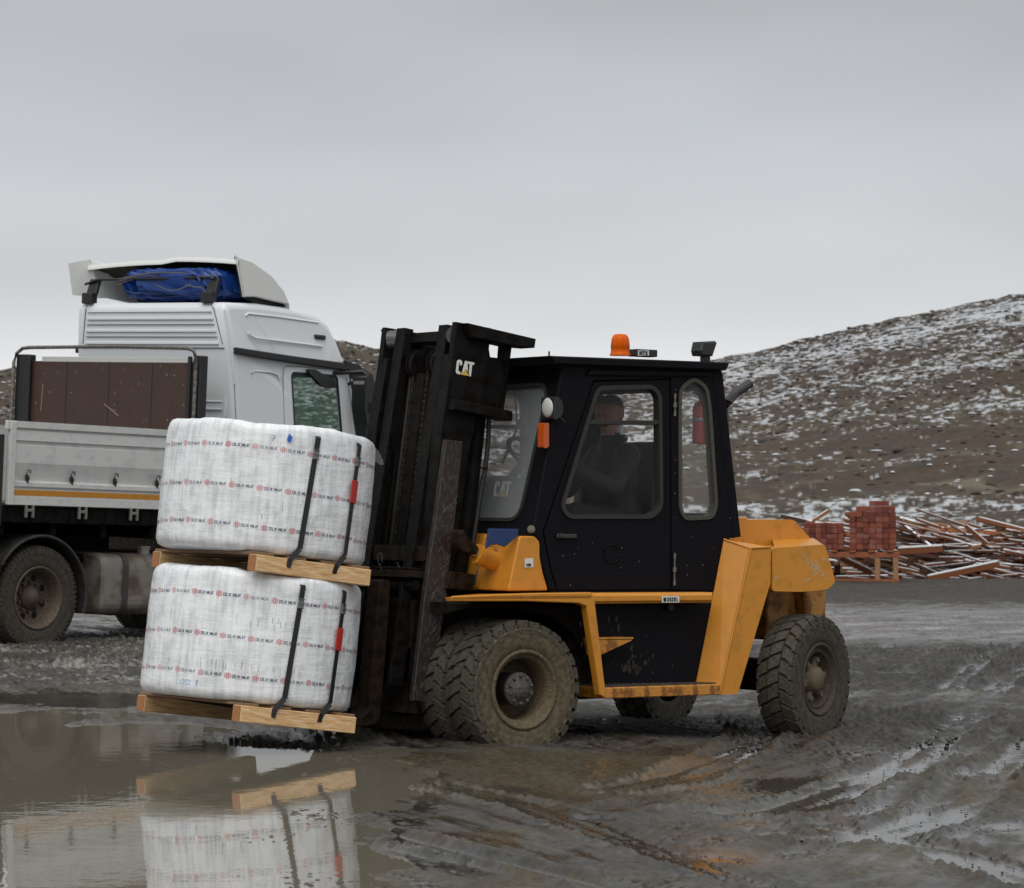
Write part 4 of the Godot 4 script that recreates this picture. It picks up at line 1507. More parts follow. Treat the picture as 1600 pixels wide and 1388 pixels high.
	# hoses, chains and the centre cylinder between the rails
	for e in [[-0.27, 0.045], [-0.2, 0.016], [-0.165, 0.016], [-0.13, 0.016], [-0.045, 0.05], [0.03, 0.014]]:
		var h := M.new()
		var pth := []
		for i in 6:
			var y := lerpf(2.58 if e[1] < 0.04 else 2.45, 0.75, i / 5.0)
			pth.append(Vector3(mast_x(y) + 0.1, y, e[0] + sin(i * 1.7) * 0.004))
		h.tube(pth, e[1], 10)
		part(fl, "mast_cylinder" if e[1] > 0.04 else "mast_hose", h, steel if e[1] > 0.04 else mats["hose rubber"])
	for z in [-0.1, 0.075]:
		var cn := M.new()
		for i in 44:
			var y := 2.5 - i * 0.04
			cn.box(Vector3(mast_x(y) + 0.055, y, z), Vector3(0.014, 0.034, 0.03 if i % 2 else 0.042), 0.003, Basis(Vector3.BACK, -0.128))
		part(fl, "lift_chain", cn, rusty)
	for z in [0.15, -0.1]:
		var sv := M.new()
		var c := Vector3(-0.019, 2.51, 0.15)
		c.z = z
		sv.tube([c - Vector3(0, 0, 0.03), c + Vector3(0, 0, 0.03)], 0.1, 28)
		sv.tube([c - Vector3(0, 0, 0.034), c - Vector3(0, 0, 0.026)], 0.112, 28)
		sv.tube([c + Vector3(0, 0, 0.026), c + Vector3(0, 0, 0.034)], 0.112, 28)
		part(fl, "chain_wheel", sv, steel)
	var plate := M.new()
	for y in [1.98]:
		plate.box(Vector3(mast_x(y) + 0.12, y + 0.2, 0.12), Vector3(0.03, 0.5, 0.2), 0.006, Basis(Vector3.BACK, -0.128))
	plate.box(Vector3(mast_x(1.7) + 0.14, 1.7, -0.16), Vector3(0.02, 1.7, 0.34), 0.004, Basis(Vector3.BACK, -0.128))
	part(fl, "mast_guard", plate, steel)
	# carriage and forks
	var ca := M.new()
	ca.ext(pv([-0.33, 1.298, -0.228, 1.282, -0.237, 1.18, -0.339, 1.197]), -0.5, 0.43, 0.008)
	var cam := part(fl, "carriage_bar", ca, rusty)
	var cb := M.new()
	cb.ext(pv([-0.449, 1.139, -0.246, 1.117, -0.251, 1.071, -0.459, 1.092]), -0.5, 0.43, 0.006)
	for i in 12:
		var p := Vector3(-0.348, 1.13, 0.42)
		cb.box(Vector3(p.x, p.y + 0.012, 0.36 - i * 0.075), Vector3(0.16, 0.014, 0.03), 0.003, Basis(Vector3.BACK, -0.1))
	part(fl, "carriage_bar", cb, rusty)
	var cc := M.new()
	cc.tube([(Vector3(-0.398, 1.038, 0.42)), (Vector3(-0.398, 1.038, 0.42)) * Vector3(1, 1, -1)], 0.035, 12)
	cc.ext(pv([-0.572, 0.995, -0.476, 0.986, -0.535, 0.471, -0.615, 0.49]), -0.36, -0.33, 0.004)
	cc.ext(pv([-0.448, 1.051, -0.337, 1.038, -0.44, 0.368, -0.55, 0.383]), 0.3, 0.34, 0.004)
	part(fl, "carriage_frame", cc, steel)
	for z in [[0.12, 0.27], [-0.3, -0.15]]:
		var fk := M.new()
		fk.ext(rounded(pv([-0.581, 1.077, -0.495, 1.068, -0.525, 0.636, -0.56, 0.217, -0.584, 0.134, -0.678, 0.111, -1.847, 0.3, -1.842, 0.324, -0.699, 0.175, -0.655, 0.228, -0.625, 0.637]), 0.03, 4), z[0], z[1], 0.006)
		part(fl, "fork", fk, rusty)
	for e in [[Vector3(-0.406, 1.212, 0), 0.0], [Vector3(-0.329, 1.222, 0.1), 0.02]]:
		var lp := M.new()
		var p: Vector3 = e[0]
		var pth := []
		for i in 14:
			var a := TAU * i / 13
			pth.append(p + Vector3(0.0, cos(a) * 0.04 - 0.01, sin(a) * 0.025))
		lp.tube(pth, 0.005, 6)
		lp.tube([p + Vector3(0, -0.05, 0), p + Vector3(0.01, -0.14, 0.02 + e[1]), p + Vector3(0.01, -0.22, 0.04)], 0.006, 6)
		part(fl, "wire_loop", lp, mat("wire", lin(0.1, 0.1, 0.1), 0.5, 0.5))
	var ca_at := Vector3(-0.123, 2.437, 0.451)
	cat_badge(fl, Transform3D(Basis(Vector3(0.139, -0.0165, 0), Vector3(0.0122, 0.095, 0), Vector3(0, 0, 0.1)), ca_at))


# ---------------------------------------------------------------- the driver
# bones: [from, to, radius, radius, colour]; one skin over all of them
func skin_over(m: M, bones: Array, cell: float, blend: float):
	var lo := Vector3(1e9, 1e9, 1e9)
	var hi := -lo
	for b in bones:
		var r: float = maxf(b[2], b[3]) + cell * 3.0
		for e in [b[0], b[1]]:
			lo = lo.min(e - Vector3(r, r, r))
			hi = hi.max(e + Vector3(r, r, r))
	var nx := int((hi.x - lo.x) / cell) + 2
	var ny := int((hi.y - lo.y) / cell) + 2
	var nz := int((hi.z - lo.z) / cell) + 2
	var f := PackedFloat32Array()
	f.resize(nx * ny * nz)
	f.fill(1.0)
	var near := PackedFloat32Array()
	near.resize(nx * ny * nz)
	near.fill(9.0)
	var who := PackedInt32Array()
	who.resize(nx * ny * nz)
	for bi in bones.size():
		var b = bones[bi]
		var a0: Vector3 = b[0]
		var ab: Vector3 = b[1] - b[0]
		var l2 := maxf(ab.length_squared(), 1e-9)
		var rr: float = maxf(b[2], b[3]) + blend + cell * 2.0
		var p0: Vector3 = (a0.min(b[1]) - Vector3(rr, rr, rr) - lo) / cell
		var p1: Vector3 = (a0.max(b[1]) + Vector3(rr, rr, rr) - lo) / cell
		for k in range(maxi(0, int(p0.z)), mini(nz, int(p1.z) + 2)):
			for j in range(maxi(0, int(p0.y)), mini(ny, int(p1.y) + 2)):
				for i in range(maxi(0, int(p0.x)), mini(nx, int(p1.x) + 2)):
					var p := lo + Vector3(i, j, k) * cell
					var t := clampf((p - a0).dot(ab) / l2, 0.0, 1.0)
					var d := p.distance_to(a0 + ab * t) - lerpf(b[2], b[3], t)
					var n := (k * ny + j) * nx + i
					if d < near[n]:
						near[n] = d
						who[n] = bi
					var h := maxf(blend - absf(f[n] - d), 0.0) / blend
					f[n] = minf(f[n], d) - h * h * blend * 0.25
	var at := {}
	for k in nz - 1:
		for j in ny - 1:
			for i in nx - 1:
				var n := (k * ny + j) * nx + i
				var s := 0
				for c in 8:
					if f[n + (c & 1) + ((c >> 1) & 1) * nx + (c >> 2) * nx * ny] < 0.0:
						s += 1
				if s == 0 or s == 8:
					continue
				var sum := Vector3()
				var cnt := 0
				for c in 8:
					var o := n + (c & 1) + ((c >> 1) & 1) * nx + (c >> 2) * nx * ny
					for ax in 3:
						if (c >> ax) & 1:
							continue
						var o2: int = o + [1, nx, nx * ny][ax]
						if (f[o] < 0.0) != (f[o2] < 0.0):
							var q := Vector3(c & 1, (c >> 1) & 1, c >> 2)
							q[ax] += f[o] / (f[o] - f[o2])
							sum += q
							cnt += 1
				at[n] = lo + (Vector3(i, j, k) + sum / cnt) * cell
	m.smooth(1)
	var st := [1, nx, nx * ny]
	for n in at:
		for ax in 3:
			var n2: int = n + st[ax]
			if n2 >= f.size() or (f[n] < 0.0) == (f[n2] < 0.0):
				continue
			var s1: int = st[(ax + 1) % 3]
			var s2: int = st[(ax + 2) % 3]
			if not (at.has(n - s1) and at.has(n - s2) and at.has(n - s1 - s2)):
				continue
			var dir := Vector3()
			dir[ax] = 1.0 if f[n] < 0.0 else -1.0
			m.col(bones[who[n if f[n] < 0.0 else n2]][4])
			m.qd(at[n], at[n - s1], at[n - s1 - s2], at[n - s2], dir)
	m.smooth(-1)


func build_driver():
	var seat := Vector3(1.5, 1.43, 0.05)
	var p := thing("person", "driver in a dark coat sitting at the wheel inside the forklift cab", "person", FORKLIFT * Transform3D(Basis(), seat))
	var coat := Color(0.018, 0.018, 0.021)
	var trousers := Color(0.02, 0.02, 0.026)
	var skin := Color(0.48, 0.26, 0.19)
	var boot := Color(0.015, 0.012, 0.01)
	var m := M.new()
	var b := [
		[Vector3(0.02, 0.08, -0.09), Vector3(0.02, 0.08, 0.09), 0.14, 0.14, coat],
		[Vector3(0.02, 0.1, 0), Vector3(0.0, 0.34, 0), 0.16, 0.165, coat],
		[Vector3(0.0, 0.34, -0.05), Vector3(0.0, 0.34, 0.05), 0.155, 0.155, coat],
		[Vector3(0.0, 0.5, -0.15), Vector3(0.0, 0.5, 0.15), 0.085, 0.085, coat],
		[Vector3(0.0, 0.52, 0), Vector3(-0.02, 0.6, 0), 0.085, 0.075, coat],
		[Vector3(-0.02, 0.58, 0), Vector3(-0.035, 0.68, 0), 0.056, 0.054, skin],
	]
	for s in [-1.0, 1.0]:
		b.append([Vector3(0.0, 0.49, 0.19 * s), Vector3(-0.2, 0.27, 0.27 * s), 0.072, 0.06, coat])
		b.append([Vector3(-0.2, 0.27, 0.27 * s), Vector3(-0.46, 0.4, 0.19 * s), 0.06, 0.045, coat])
		b.append([Vector3(-0.46, 0.4, 0.19 * s), Vector3(-0.5, 0.425, 0.175 * s), 0.036, 0.03, skin])
		b.append([Vector3(0.0, 0.05, 0.1 * s), Vector3(-0.42, 0.09, 0.14 * s), 0.095, 0.075, trousers])
		b.append([Vector3(-0.42, 0.09, 0.14 * s), Vector3(-0.5, -0.3, 0.14 * s), 0.07, 0.052, trousers])
		b.append([Vector3(-0.5, -0.31, 0.14 * s), Vector3(-0.66, -0.34, 0.15 * s), 0.05, 0.042, boot])
	skin_over(m, b, 0.02, 0.05)
	# the hands, closed round the wheel rim
	for s in [-1.0, 1.0]:
		var w := Vector3(-0.51, 0.43, 0.172 * s)
		var h := [[w, w + Vector3(-0.05, 0.025, -0.005 * s), 0.024, 0.028, skin]]
		for i in 4:
			var o := Vector3(-0.055 - 0.004 * i, 0.03, (0.028 - 0.019 * i) * s)
			var l: float = [0.85, 1.0, 0.95, 0.75][i]
			var k1 := w + o
			var k2 := k1 + Vector3(-0.036, 0.006, 0) * l
			var k3 := k2 + Vector3(-0.016, -0.024, 0) * l
			var k4 := k3 + Vector3(0.016, -0.018, 0) * l
			h.append([k1, k2, 0.0095, 0.009, skin])
			h.append([k2, k3, 0.009, 0.0085, skin])
			h.append([k3, k4, 0.0085, 0.008, skin])
		h.append([w + Vector3(-0.012, 0.012, 0.022 * s), w + Vector3(-0.04, -0.004, 0.036 * s), 0.012, 0.0105, skin])
		h.append([w + Vector3(-0.04, -0.004, 0.036 * s), w + Vector3(-0.068, -0.012, 0.028 * s), 0.0105, 0.009, skin])
		skin_over(m, h, 0.006, 0.009)
	# the head looks ahead and a little towards the camera
	var c := Vector3(-0.045, 0.785, 0)
	var t := Basis(Vector3.UP, 0.45) * Basis(Vector3.BACK, 0.12)
	var hd := func(x: float, y: float, z: float) -> Vector3:
		return c + t * Vector3(x, y, z)
	var dark := Color(0.13, 0.055, 0.035)
	var hb := [
		[hd.call(0.02, 0.03, -0.012), hd.call(0.02, 0.03, 0.012), 0.086, 0.086, skin],
		[hd.call(-0.03, 0.035, -0.02), hd.call(-0.03, 0.035, 0.02), 0.066, 0.066, skin],
		[hd.call(-0.025, -0.04, -0.015), hd.call(-0.025, -0.04, 0.015), 0.055, 0.055, skin],
		[hd.call(-0.055, -0.085, -0.01), hd.call(-0.055, -0.085, 0.01), 0.027, 0.027, skin],
		[hd.call(0.01, -0.06, 0), hd.call(0.02, -0.13, 0), 0.056, 0.056, skin],
		[hd.call(-0.093, 0.015, 0), hd.call(-0.112, -0.022, 0), 0.01, 0.014, skin],
		[hd.call(-0.088, 0.028, -0.035), hd.call(-0.092, 0.03, 0.035), 0.011, 0.011, skin],
		[hd.call(-0.082, -0.055, -0.02), hd.call(-0.082, -0.055, 0.02), 0.009, 0.009, dark],
		[hd.call(-0.078, -0.066, -0.016), hd.call(-0.078, -0.066, 0.016), 0.009, 0.009, dark],
	]
	for s in [-1.0, 1.0]:
		hb.append([hd.call(0.012, 0.02, 0.084 * s), hd.call(0.014, -0.025, 0.08 * s), 0.014, 0.009, skin])
		hb.append([hd.call(-0.06, -0.02, 0.035 * s), hd.call(-0.05, -0.02, 0.045 * s), 0.025, 0.025, skin])
	skin_over(m, hb, 0.007, 0.02)
	for s in [-1.0, 1.0]:
		m.smooth(2)
		m.col(Color(0.5, 0.48, 0.45))
		m.box(hd.call(-0.082, 0.005, 0.031 * s), Vector3(0.012, 0.012, 0.02), 0.004, t)
		m.col(Color(0.02, 0.015, 0.012))
		m.box(hd.call(-0.088, 0.005, 0.031 * s), Vector3(0.006, 0.01, 0.01), 0.003, t)
	var bm := StandardMaterial3D.new()
	bm.resource_name = "driver"
	bm.vertex_color_use_as_albedo = true
	bm.roughness = 0.75
	part(p, "body", m, bm)
	var hair := M.new()
	skin_over(hair, [
		[hd.call(0.03, 0.05, -0.01), hd.call(0.03, 0.05, 0.01), 0.088, 0.088, Color(0.1, 0.09, 0.08)],
		[hd.call(-0.03, 0.085, -0.025), hd.call(-0.03, 0.085, 0.025), 0.045, 0.045, Color(0.1, 0.09, 0.08)],
		[hd.call(0.06, 0.0, -0.03), hd.call(0.06, 0.0, 0.03), 0.055, 0.055, Color(0.1, 0.09, 0.08)],
	], 0.009, 0.03)
	part(p, "hair", hair, bm)
	var col := M.new()
	col.tube([Vector3(-0.07, 0.6, 0.03), Vector3(0.0, 0.615, 0.085), Vector3(0.07, 0.62, 0.03), Vector3(0.07, 0.62, -0.03), Vector3(0.0, 0.615, -0.085), Vector3(-0.07, 0.6, -0.03)], 0.03, 8)
	part(p, "collar", col, mat("coat collar", lin(0.014, 0.014, 0.017), 0.8))
	# the extinguisher hangs in the rear side window
	var ex := thing("fire_extinguisher", "red fire extinguisher hanging behind the tall rear cab window", "fire extinguisher", FORKLIFT * Transform3D(Basis(), Vector3(1.798, 2.164, 0.66)))
	var cy := M.new()
	cy.lathe([Vector2(0, -0.155), Vector2(0.058, -0.155), Vector2(0.062, -0.145), Vector2(0.062, 0.09), Vector2(0.05, 0.125), Vector2(0.022, 0.14), Vector2(0.02, 0.15), Vector2(0, 0.15)], 24, 1)
	part(ex, "cylinder", cy, mat("extinguisher red", lin(0.4, 0.018, 0.014), 0.35))
	var vl := M.new()
	vl.box(Vector3(0, 0.165, 0), Vector3(0.035, 0.035, 0.035), 0.006)
	vl.box(Vector3(-0.035, 0.185, 0), Vector3(0.08, 0.012, 0.02), 0.003, Basis(Vector3.BACK, -0.4))
	vl.tube([Vector3(0.01, 0.17, 0), Vector3(0.05, 0.16, 0.02), Vector3(0.075, 0.05, 0.02), Vector3(0.075, -0.1, 0.02)], 0.008, 8)
	part(ex, "valve", vl, mats["rubber seal"])
	var bd := M.new()
	bd.lathe([Vector2(0.0628, 0.0), Vector2(0.064, 0.002), Vector2(0.064, 0.02), Vector2(0.0628, 0.022)], 24, 1)
	part(ex, "clamp_band", bd, mat("band grey", lin(0.3, 0.3, 0.3), 0.4, 0.5))


# ---------------------------------------------------------------- wrapped coils on pallets
# strokes of the few letters on the wrapping, in a box one wide and two high
const STROKES := {"C": [[1, 0, 0, 0], [0, 0, 0, 2], [0, 2, 1, 2]], "E": [[1, 0, 0, 0], [0, 0, 0, 2], [0, 2, 1, 2], [0, 1, 0.8, 1]], "L": [[0, 0, 0, 2], [0, 2, 1, 2]], "I": [[0.5, 0, 0.5, 2]], "K": [[0, 0, 0, 2], [1, 0, 0, 1], [0, 1, 1, 2]], "H": [[0, 0, 0, 2], [1, 0, 1, 2], [0, 1, 1, 1]], "A": [[0, 2, 0.5, 0], [0.5, 0, 1, 2], [0.2, 1.3, 0.8, 1.3]], "T": [[0, 0, 1, 0], [0.5, 0, 0.5, 2]], "7": [[0, 0, 1, 0], [1, 0, 0.4, 2], [0.1, 1, 0.9, 1]], "2": [[0, 0.2, 0.5, 0], [0.5, 0, 1, 0.5], [1, 0.5, 0, 2], [0, 2, 1, 2]], "0": [[0, 0, 1, 0], [1, 0, 1, 2], [1, 2, 0, 2], [0, 2, 0, 0]], "1": [[0.5, 0, 0.5, 2]]}


func stroke(im: Image, a: Vector2, b: Vector2, w: float, c: Color, strength := 1.0):
	var lo := a.min(b) - Vector2(w + 1, w + 1)
	var hi := a.max(b) + Vector2(w + 1, w + 1)
	var e := b - a
	var l2 := maxf(e.length_squared(), 1e-6)
	for y in range(int(lo.y), int(hi.y) + 1):
		for x in range(int(lo.x), int(hi.x) + 1):
			if y < 0 or y >= im.get_height():
				continue
			var p := Vector2(x + 0.5, y + 0.5)
			var t := clampf((p - a).dot(e) / l2, 0.0, 1.0)
			var k := clampf(w * 0.5 + 0.5 - p.distance_to(a + e * t), 0.0, 1.0) * strength
			if k > 0.0:
				var xx := posmod(x, im.get_width())
				im.set_pixel(xx, y, im.get_pixel(xx, y).lerp(c, k))


func write(im: Image, word: String, at: Vector2, lw: float, lh: float, gap: float, w: float, c: Color, s := 1.0):
	for i in word.length():
		var ch := word[i]
		if STROKES.has(ch):
			for k in STROKES[ch]:
				stroke(im, at + Vector2(k[0] * lw, k[1] * lh * 0.5), at + Vector2(k[2] * lw, k[3] * lh * 0.5), w, c, s)
		at.x += gap


func wrapping(sd: int) -> ImageTexture:
	var w := 2048
	var h := 420
	var a := noise(0.012, sd, 4).get_image(w, h)
	var streak := noise(0.05, sd + 1, 3).get_image(w, 64)
	var crease := noise(0.03, sd + 2, 4)
	crease.fractal_type = FastNoiseLite.FRACTAL_RIDGED
	var cr := crease.get_image(w, h)
	var weave := noise(0.25, sd + 3, 2).get_image(w, h)
	var by := PackedByteArray()
	by.resize(w * h * 3)
	var da := a.get_data()
	var dst := streak.get_data()
	var dc := cr.get_data()
	var dw := weave.get_data()
	var k := 0
	for y in h:
		for x in w:
			var i := y * w + x
			var v := 0.925 + (da[i] - 128) * 0.0007 + (dst[(y / 14) * w + x] - 128) * 0.0006 + (dw[i] - 128) * 0.0005
			v -= maxf(0.0, dc[i] - 205) * 0.0022
			# the weft shows where the film rubs thin
			if x % 9 < 2 and da[i] > 140:
				v -= 0.035
			if y % 11 < 2 and da[i] < 118:
				v -= 0.03
			v = clampf(v, 0.0, 0.96)
			by[k] = int(v * 249)
			by[k + 1] = int(v * 252)
			by[k + 2] = int(v * 255)
			k += 3
	var im := Image.create_from_data(w, h, false, Image.FORMAT_RGB8, by)
	var rg := RandomNumberGenerator.new()
	rg.seed = sd
	# rows of rubbed dark ticks
	for row in 4:
		var y0 := rg.randf_range(50, 330)
		var x := rg.randf_range(0, 400)
		while x < w:
			if rg.randf() < 0.55:
				stroke(im, Vector2(x, y0 + rg.randf_range(-8, 8)), Vector2(x + rg.randf_range(-2, 2), y0 + rg.randf_range(10, 34)), 2.5, Color(0.35, 0.36, 0.36), rg.randf_range(0.1, 0.5))
			x += rg.randf_range(8, 28)
			if rg.randf() < 0.06:
				x += rg.randf_range(80, 260)
	for i in 60:
		var q := Vector2(rg.randf_range(0, w), rg.randf_range(20, h - 10))
		stroke(im, q, q + Vector2(rg.randf_range(-60, 60), rg.randf_range(-6, 6)), rg.randf_range(1, 2.5), Color(0.5, 0.5, 0.49), rg.randf_range(0.1, 0.4))
	# three rows of the maker's red rosette and dark lettering
	var red := Color(0.66, 0.16, 0.17)
	var ink := Color(0.2, 0.21, 0.27)
	for row in 3:
		var yy: float = [76, 212, 342][row]
		for i in 24:
			var x0 := i * 85.33 + row * 27.0 + sd * 13.0
			var y0 := yy + sin(i * 0.9 + row) * 3.0
			var s := rg.randf_range(0.45, 0.9)
			for q in 7:
				var c := Vector2(x0, y0) + (Vector2.from_angle(TAU * q / 6 + 0.5) * 6.6 if q < 6 else Vector2.ZERO)
				for e in 6:
					stroke(im, c + Vector2.from_angle(TAU * e / 6) * 3.6, c + Vector2.from_angle(TAU * (e + 1) / 6) * 3.6, 1.5, red, s)
			write(im, "CELIK", Vector2(x0 + 14, y0 - 4), 3.5, 8.5, 5.0, 1.9, ink, s)
			stroke(im, Vector2(x0 + 15.5, y0 + 4.5), Vector2(x0 + 15, y0 + 6), 1.2, ink, s)
			write(im, "HALAT", Vector2(x0 + 43, y0 - 4), 3.5, 8.5, 5.0, 1.9, ink, s)
			stroke(im, Vector2(x0 + 24, y0 + 8.5), Vector2(x0 + 56, y0 + 9), 1.2, ink, s * 0.45)
	# what somebody wrote on it with a marker
	if sd == 4:
		write(im, "1202", Vector2(1655, 372), 7, 16, 11, 2.0, Color(0.3, 0.5, 0.75), 0.7)
		write(im, "7", Vector2(1712, 372), 8, 16, 11, 2.2, Color(0.25, 0.42, 0.7), 0.8)
	else:
		write(im, "7", Vector2(1868, 30), 12, 20, 14, 2.0, Color(0.25, 0.26, 0.3), 0.7)
	return ImageTexture.create_from_image(im)


func coil(called: String, sd: int, at: Transform3D, label: String) -> Node3D:
	var c := thing(called, label, "wrapped coil", at, "white wrapped coils on the forks")
	var r := 0.715
	var h := 0.83
	var m := M.new()
	m.smooth(1)
	var n1 := noise(1.6, sd + 5, 4)
	var n2 := noise(4.5, sd + 6, 3)
	var seg := 160
	var prof := [[0.16, 0.0, 0.985], [0.55, 0.0, 0.99], [0.66, 0.004, 0.995], [0.695, 0.018, 0.985], [0.71, 0.05, 0.96]]
	for i in 21:
		prof.append([0.712 + 0.008 * sin(i * PI / 20), 0.07 + 0.675 * i / 20.0, 0.93 - 0.86 * i / 20.0])
	prof.append_array([[0.711, 0.775, 0.04], [0.704, 0.798, 0.02], [0.69, 0.816, 0.015], [0.66, 0.827, 0.012], [0.6, 0.832, 0.01], [0.45, 0.838, 0.01], [0.2, 0.82, 0.01], [0.1, 0.73, 0.01]])
	var pt := func(i: int, k: int) -> Vector3:
		var a := TAU * (k % seg) / seg
		var p = prof[i]
		var q := Vector3(sin(a), p[1] * 1.4, cos(a))
		var d := n1.get_noise_3dv(q) * 0.007 + n2.get_noise_3dv(Vector3(q.x * 2.4, q.y * 0.7, q.z * 2.4)) * 0.0035
		var rim: float = sstep(0.7, 0.82, p[1]) * n1.get_noise_3dv(q * 0.9 + Vector3(7, 0, 0)) * 0.03
		return Vector3(sin(a) * (p[0] + d), p[1] + rim + d * sstep(0.78, 0.82, p[1]), cos(a) * (p[0] + d))
	var grid := []
	for i in prof.size():
		var row := []
		for k in seg + 1:
			row.append(pt.call(i, k))
		grid.append(row)
	for i in prof.size() - 1:
		for k in seg:
			var vs := [grid[i][k], grid[i][k + 1], grid[i + 1][k + 1], grid[i + 1][k]]
			var us := [Vector2(float(k) / seg, prof[i][2]), Vector2(float(k + 1) / seg, prof[i][2]), Vector2(float(k + 1) / seg, prof[i + 1][2]), Vector2(float(k) / seg, prof[i + 1][2])]
			for o in [[0, 2, 1], [0, 3, 2]]:
				for e in o:
					m.st.set_uv(us[e])
					m.st.add_vertex(vs[e])
	var wm := StandardMaterial3D.new()
	wm.resource_name = "printed wrapping"
	wm.albedo_texture = wrapping(sd)
	wm.roughness = 0.38
	wm.roughness_texture = ntex("gloss", 0.018, 31, [])
	wm.normal_enabled = true
	wm.normal_texture = ntex("crinkle", 0.02, 43, [], 1024, 5.0, 6)
	wm.normal_scale = 0.4
	part(c, "wrapping", m, wm)
	# straps over the top and down to the pallet
	var black := mat("black strap", lin(0.012, 0.012, 0.013), 0.35)
	for e in [[-5.0, -10.0, -14.0], [24.0, 20.5, 15.5]]:
		var sm := M.new()
		var pth := []
		for i in 19:
			var t := i / 18.0
			var a := deg_to_rad(lerpf(e[0], e[1], t))
			if t < 0.25:
				pth.append(Vector3(sin(a) * lerpf(0.2, 0.69, t * 4), 0.843 - 0.012 * t * 4, cos(a) * lerpf(0.2, 0.69, t * 4)))
			else:
				var q := (t - 0.25) / 0.75
				pth.append(Vector3(sin(a) * 0.729, lerpf(0.79, 0.05, q), cos(a) * 0.729))
		var ab := deg_to_rad(e[2])
		pth.append(Vector3(sin(ab) * 0.72 - 0.01, -0.02, 0.706))
		pth.append(Vector3(sin(ab) * 0.72 - 0.02, -0.075, 0.702))
		for i in pth.size() - 1:
			var a: Vector3 = pth[i]
			var b: Vector3 = pth[i + 1]
			var ou := Vector3(a.x, 0.3 if i > 4 else 3.0, a.z).normalized()
			var sd1 := (b - a).normalized().cross(ou).normalized() * 0.0185
			sm.qd(a - sd1, a + sd1, b + sd1, b - sd1, ou)
			var inn := ou * 0.004
			sm.qd(a + sd1, b + sd1, b + sd1 - inn, a + sd1 - inn, sd1)
			sm.qd(a - sd1, b - sd1, b - sd1 - inn, a - sd1 - inn, -sd1)
		var st := part(c, "strap", sm, black)
		var bu := M.new()
		var bp: Vector3 = pth[7]
		bu.box(bp + Vector3(0, 0, 0.004), Vector3(0.042, 0.055, 0.014), 0.004, Basis(Vector3.UP, deg_to_rad(e[0])))
		for k in 3:
			bu.box(bp + Vector3(0, 0.03 - k * 0.028, 0.01), Vector3(0.046, 0.006, 0.014), 0.002, Basis(Vector3.UP, deg_to_rad(e[0])))
		part(st, "buckle", bu, mat("buckle steel", lin(0.22, 0.22, 0.23), 0.4, 0.8))
		if e[0] > 0.0:
			var tg := M.new()
			var i0 := 10
			var mid: Vector3 = (pth[i0] + pth[i0 + 1]) * 0.5
			tg.box(mid + Vector3(-0.008, 0.0, 0.014), Vector3(0.07, 0.145, 0.008), 0.003, Basis(Vector3.UP, deg_to_rad(e[0])) * Basis(Vector3.BACK, -0.02))
			part(st, "red_tag", tg, mat("tag red", lin(0.5, 0.028, 0.022), 0.45, 0.0, "soft", Vector3(8, 8, 8)))
	return c


func pallet(at: Transform3D, label: String):
	var p := thing("pallet", label, "pallet", at, "timber pallets under the coils")
	var wood := mat("fresh pine", lin(0.76, 0.54, 0.31), 0.7, 0.0, "wood", Vector3(1.0, 9, 9), 0.15)
	var ends := mat("end grain", lin(0.42, 0.2, 0.085), 0.8, 0.0, "wood", Vector3(9, 9, 9), 0.2)
	var dull := mat("weathered slat", lin(0.26, 0.17, 0.1), 0.8, 0.0, "wood", Vector3(10, 10, 1.2), 0.2)
	for s in [1.0, -1.0]:
		var m := M.new()
		m.box(Vector3(0, 0.0525, 0.615 * s), Vector3(0.86, 0.105, 0.1), 0.005)
		var bm := part(p, "beam", m, wood)
		for e in [-1.0, 1.0]:
			var g := M.new()
			g.box(Vector3(0.43 * e, 0.0525, 0.615 * s), Vector3(0.004, 0.098, 0.093), 0.001)
			part(bm, "end_grain", g, ends)
	for x in [-0.36, -0.12, 0.12, 0.36]:
		var m := M.new()
		m.box(Vector3(x, 0.114, 0), Vector3(0.13, 0.018, 1.3), 0.003)
		part(p, "slat", m, dull)


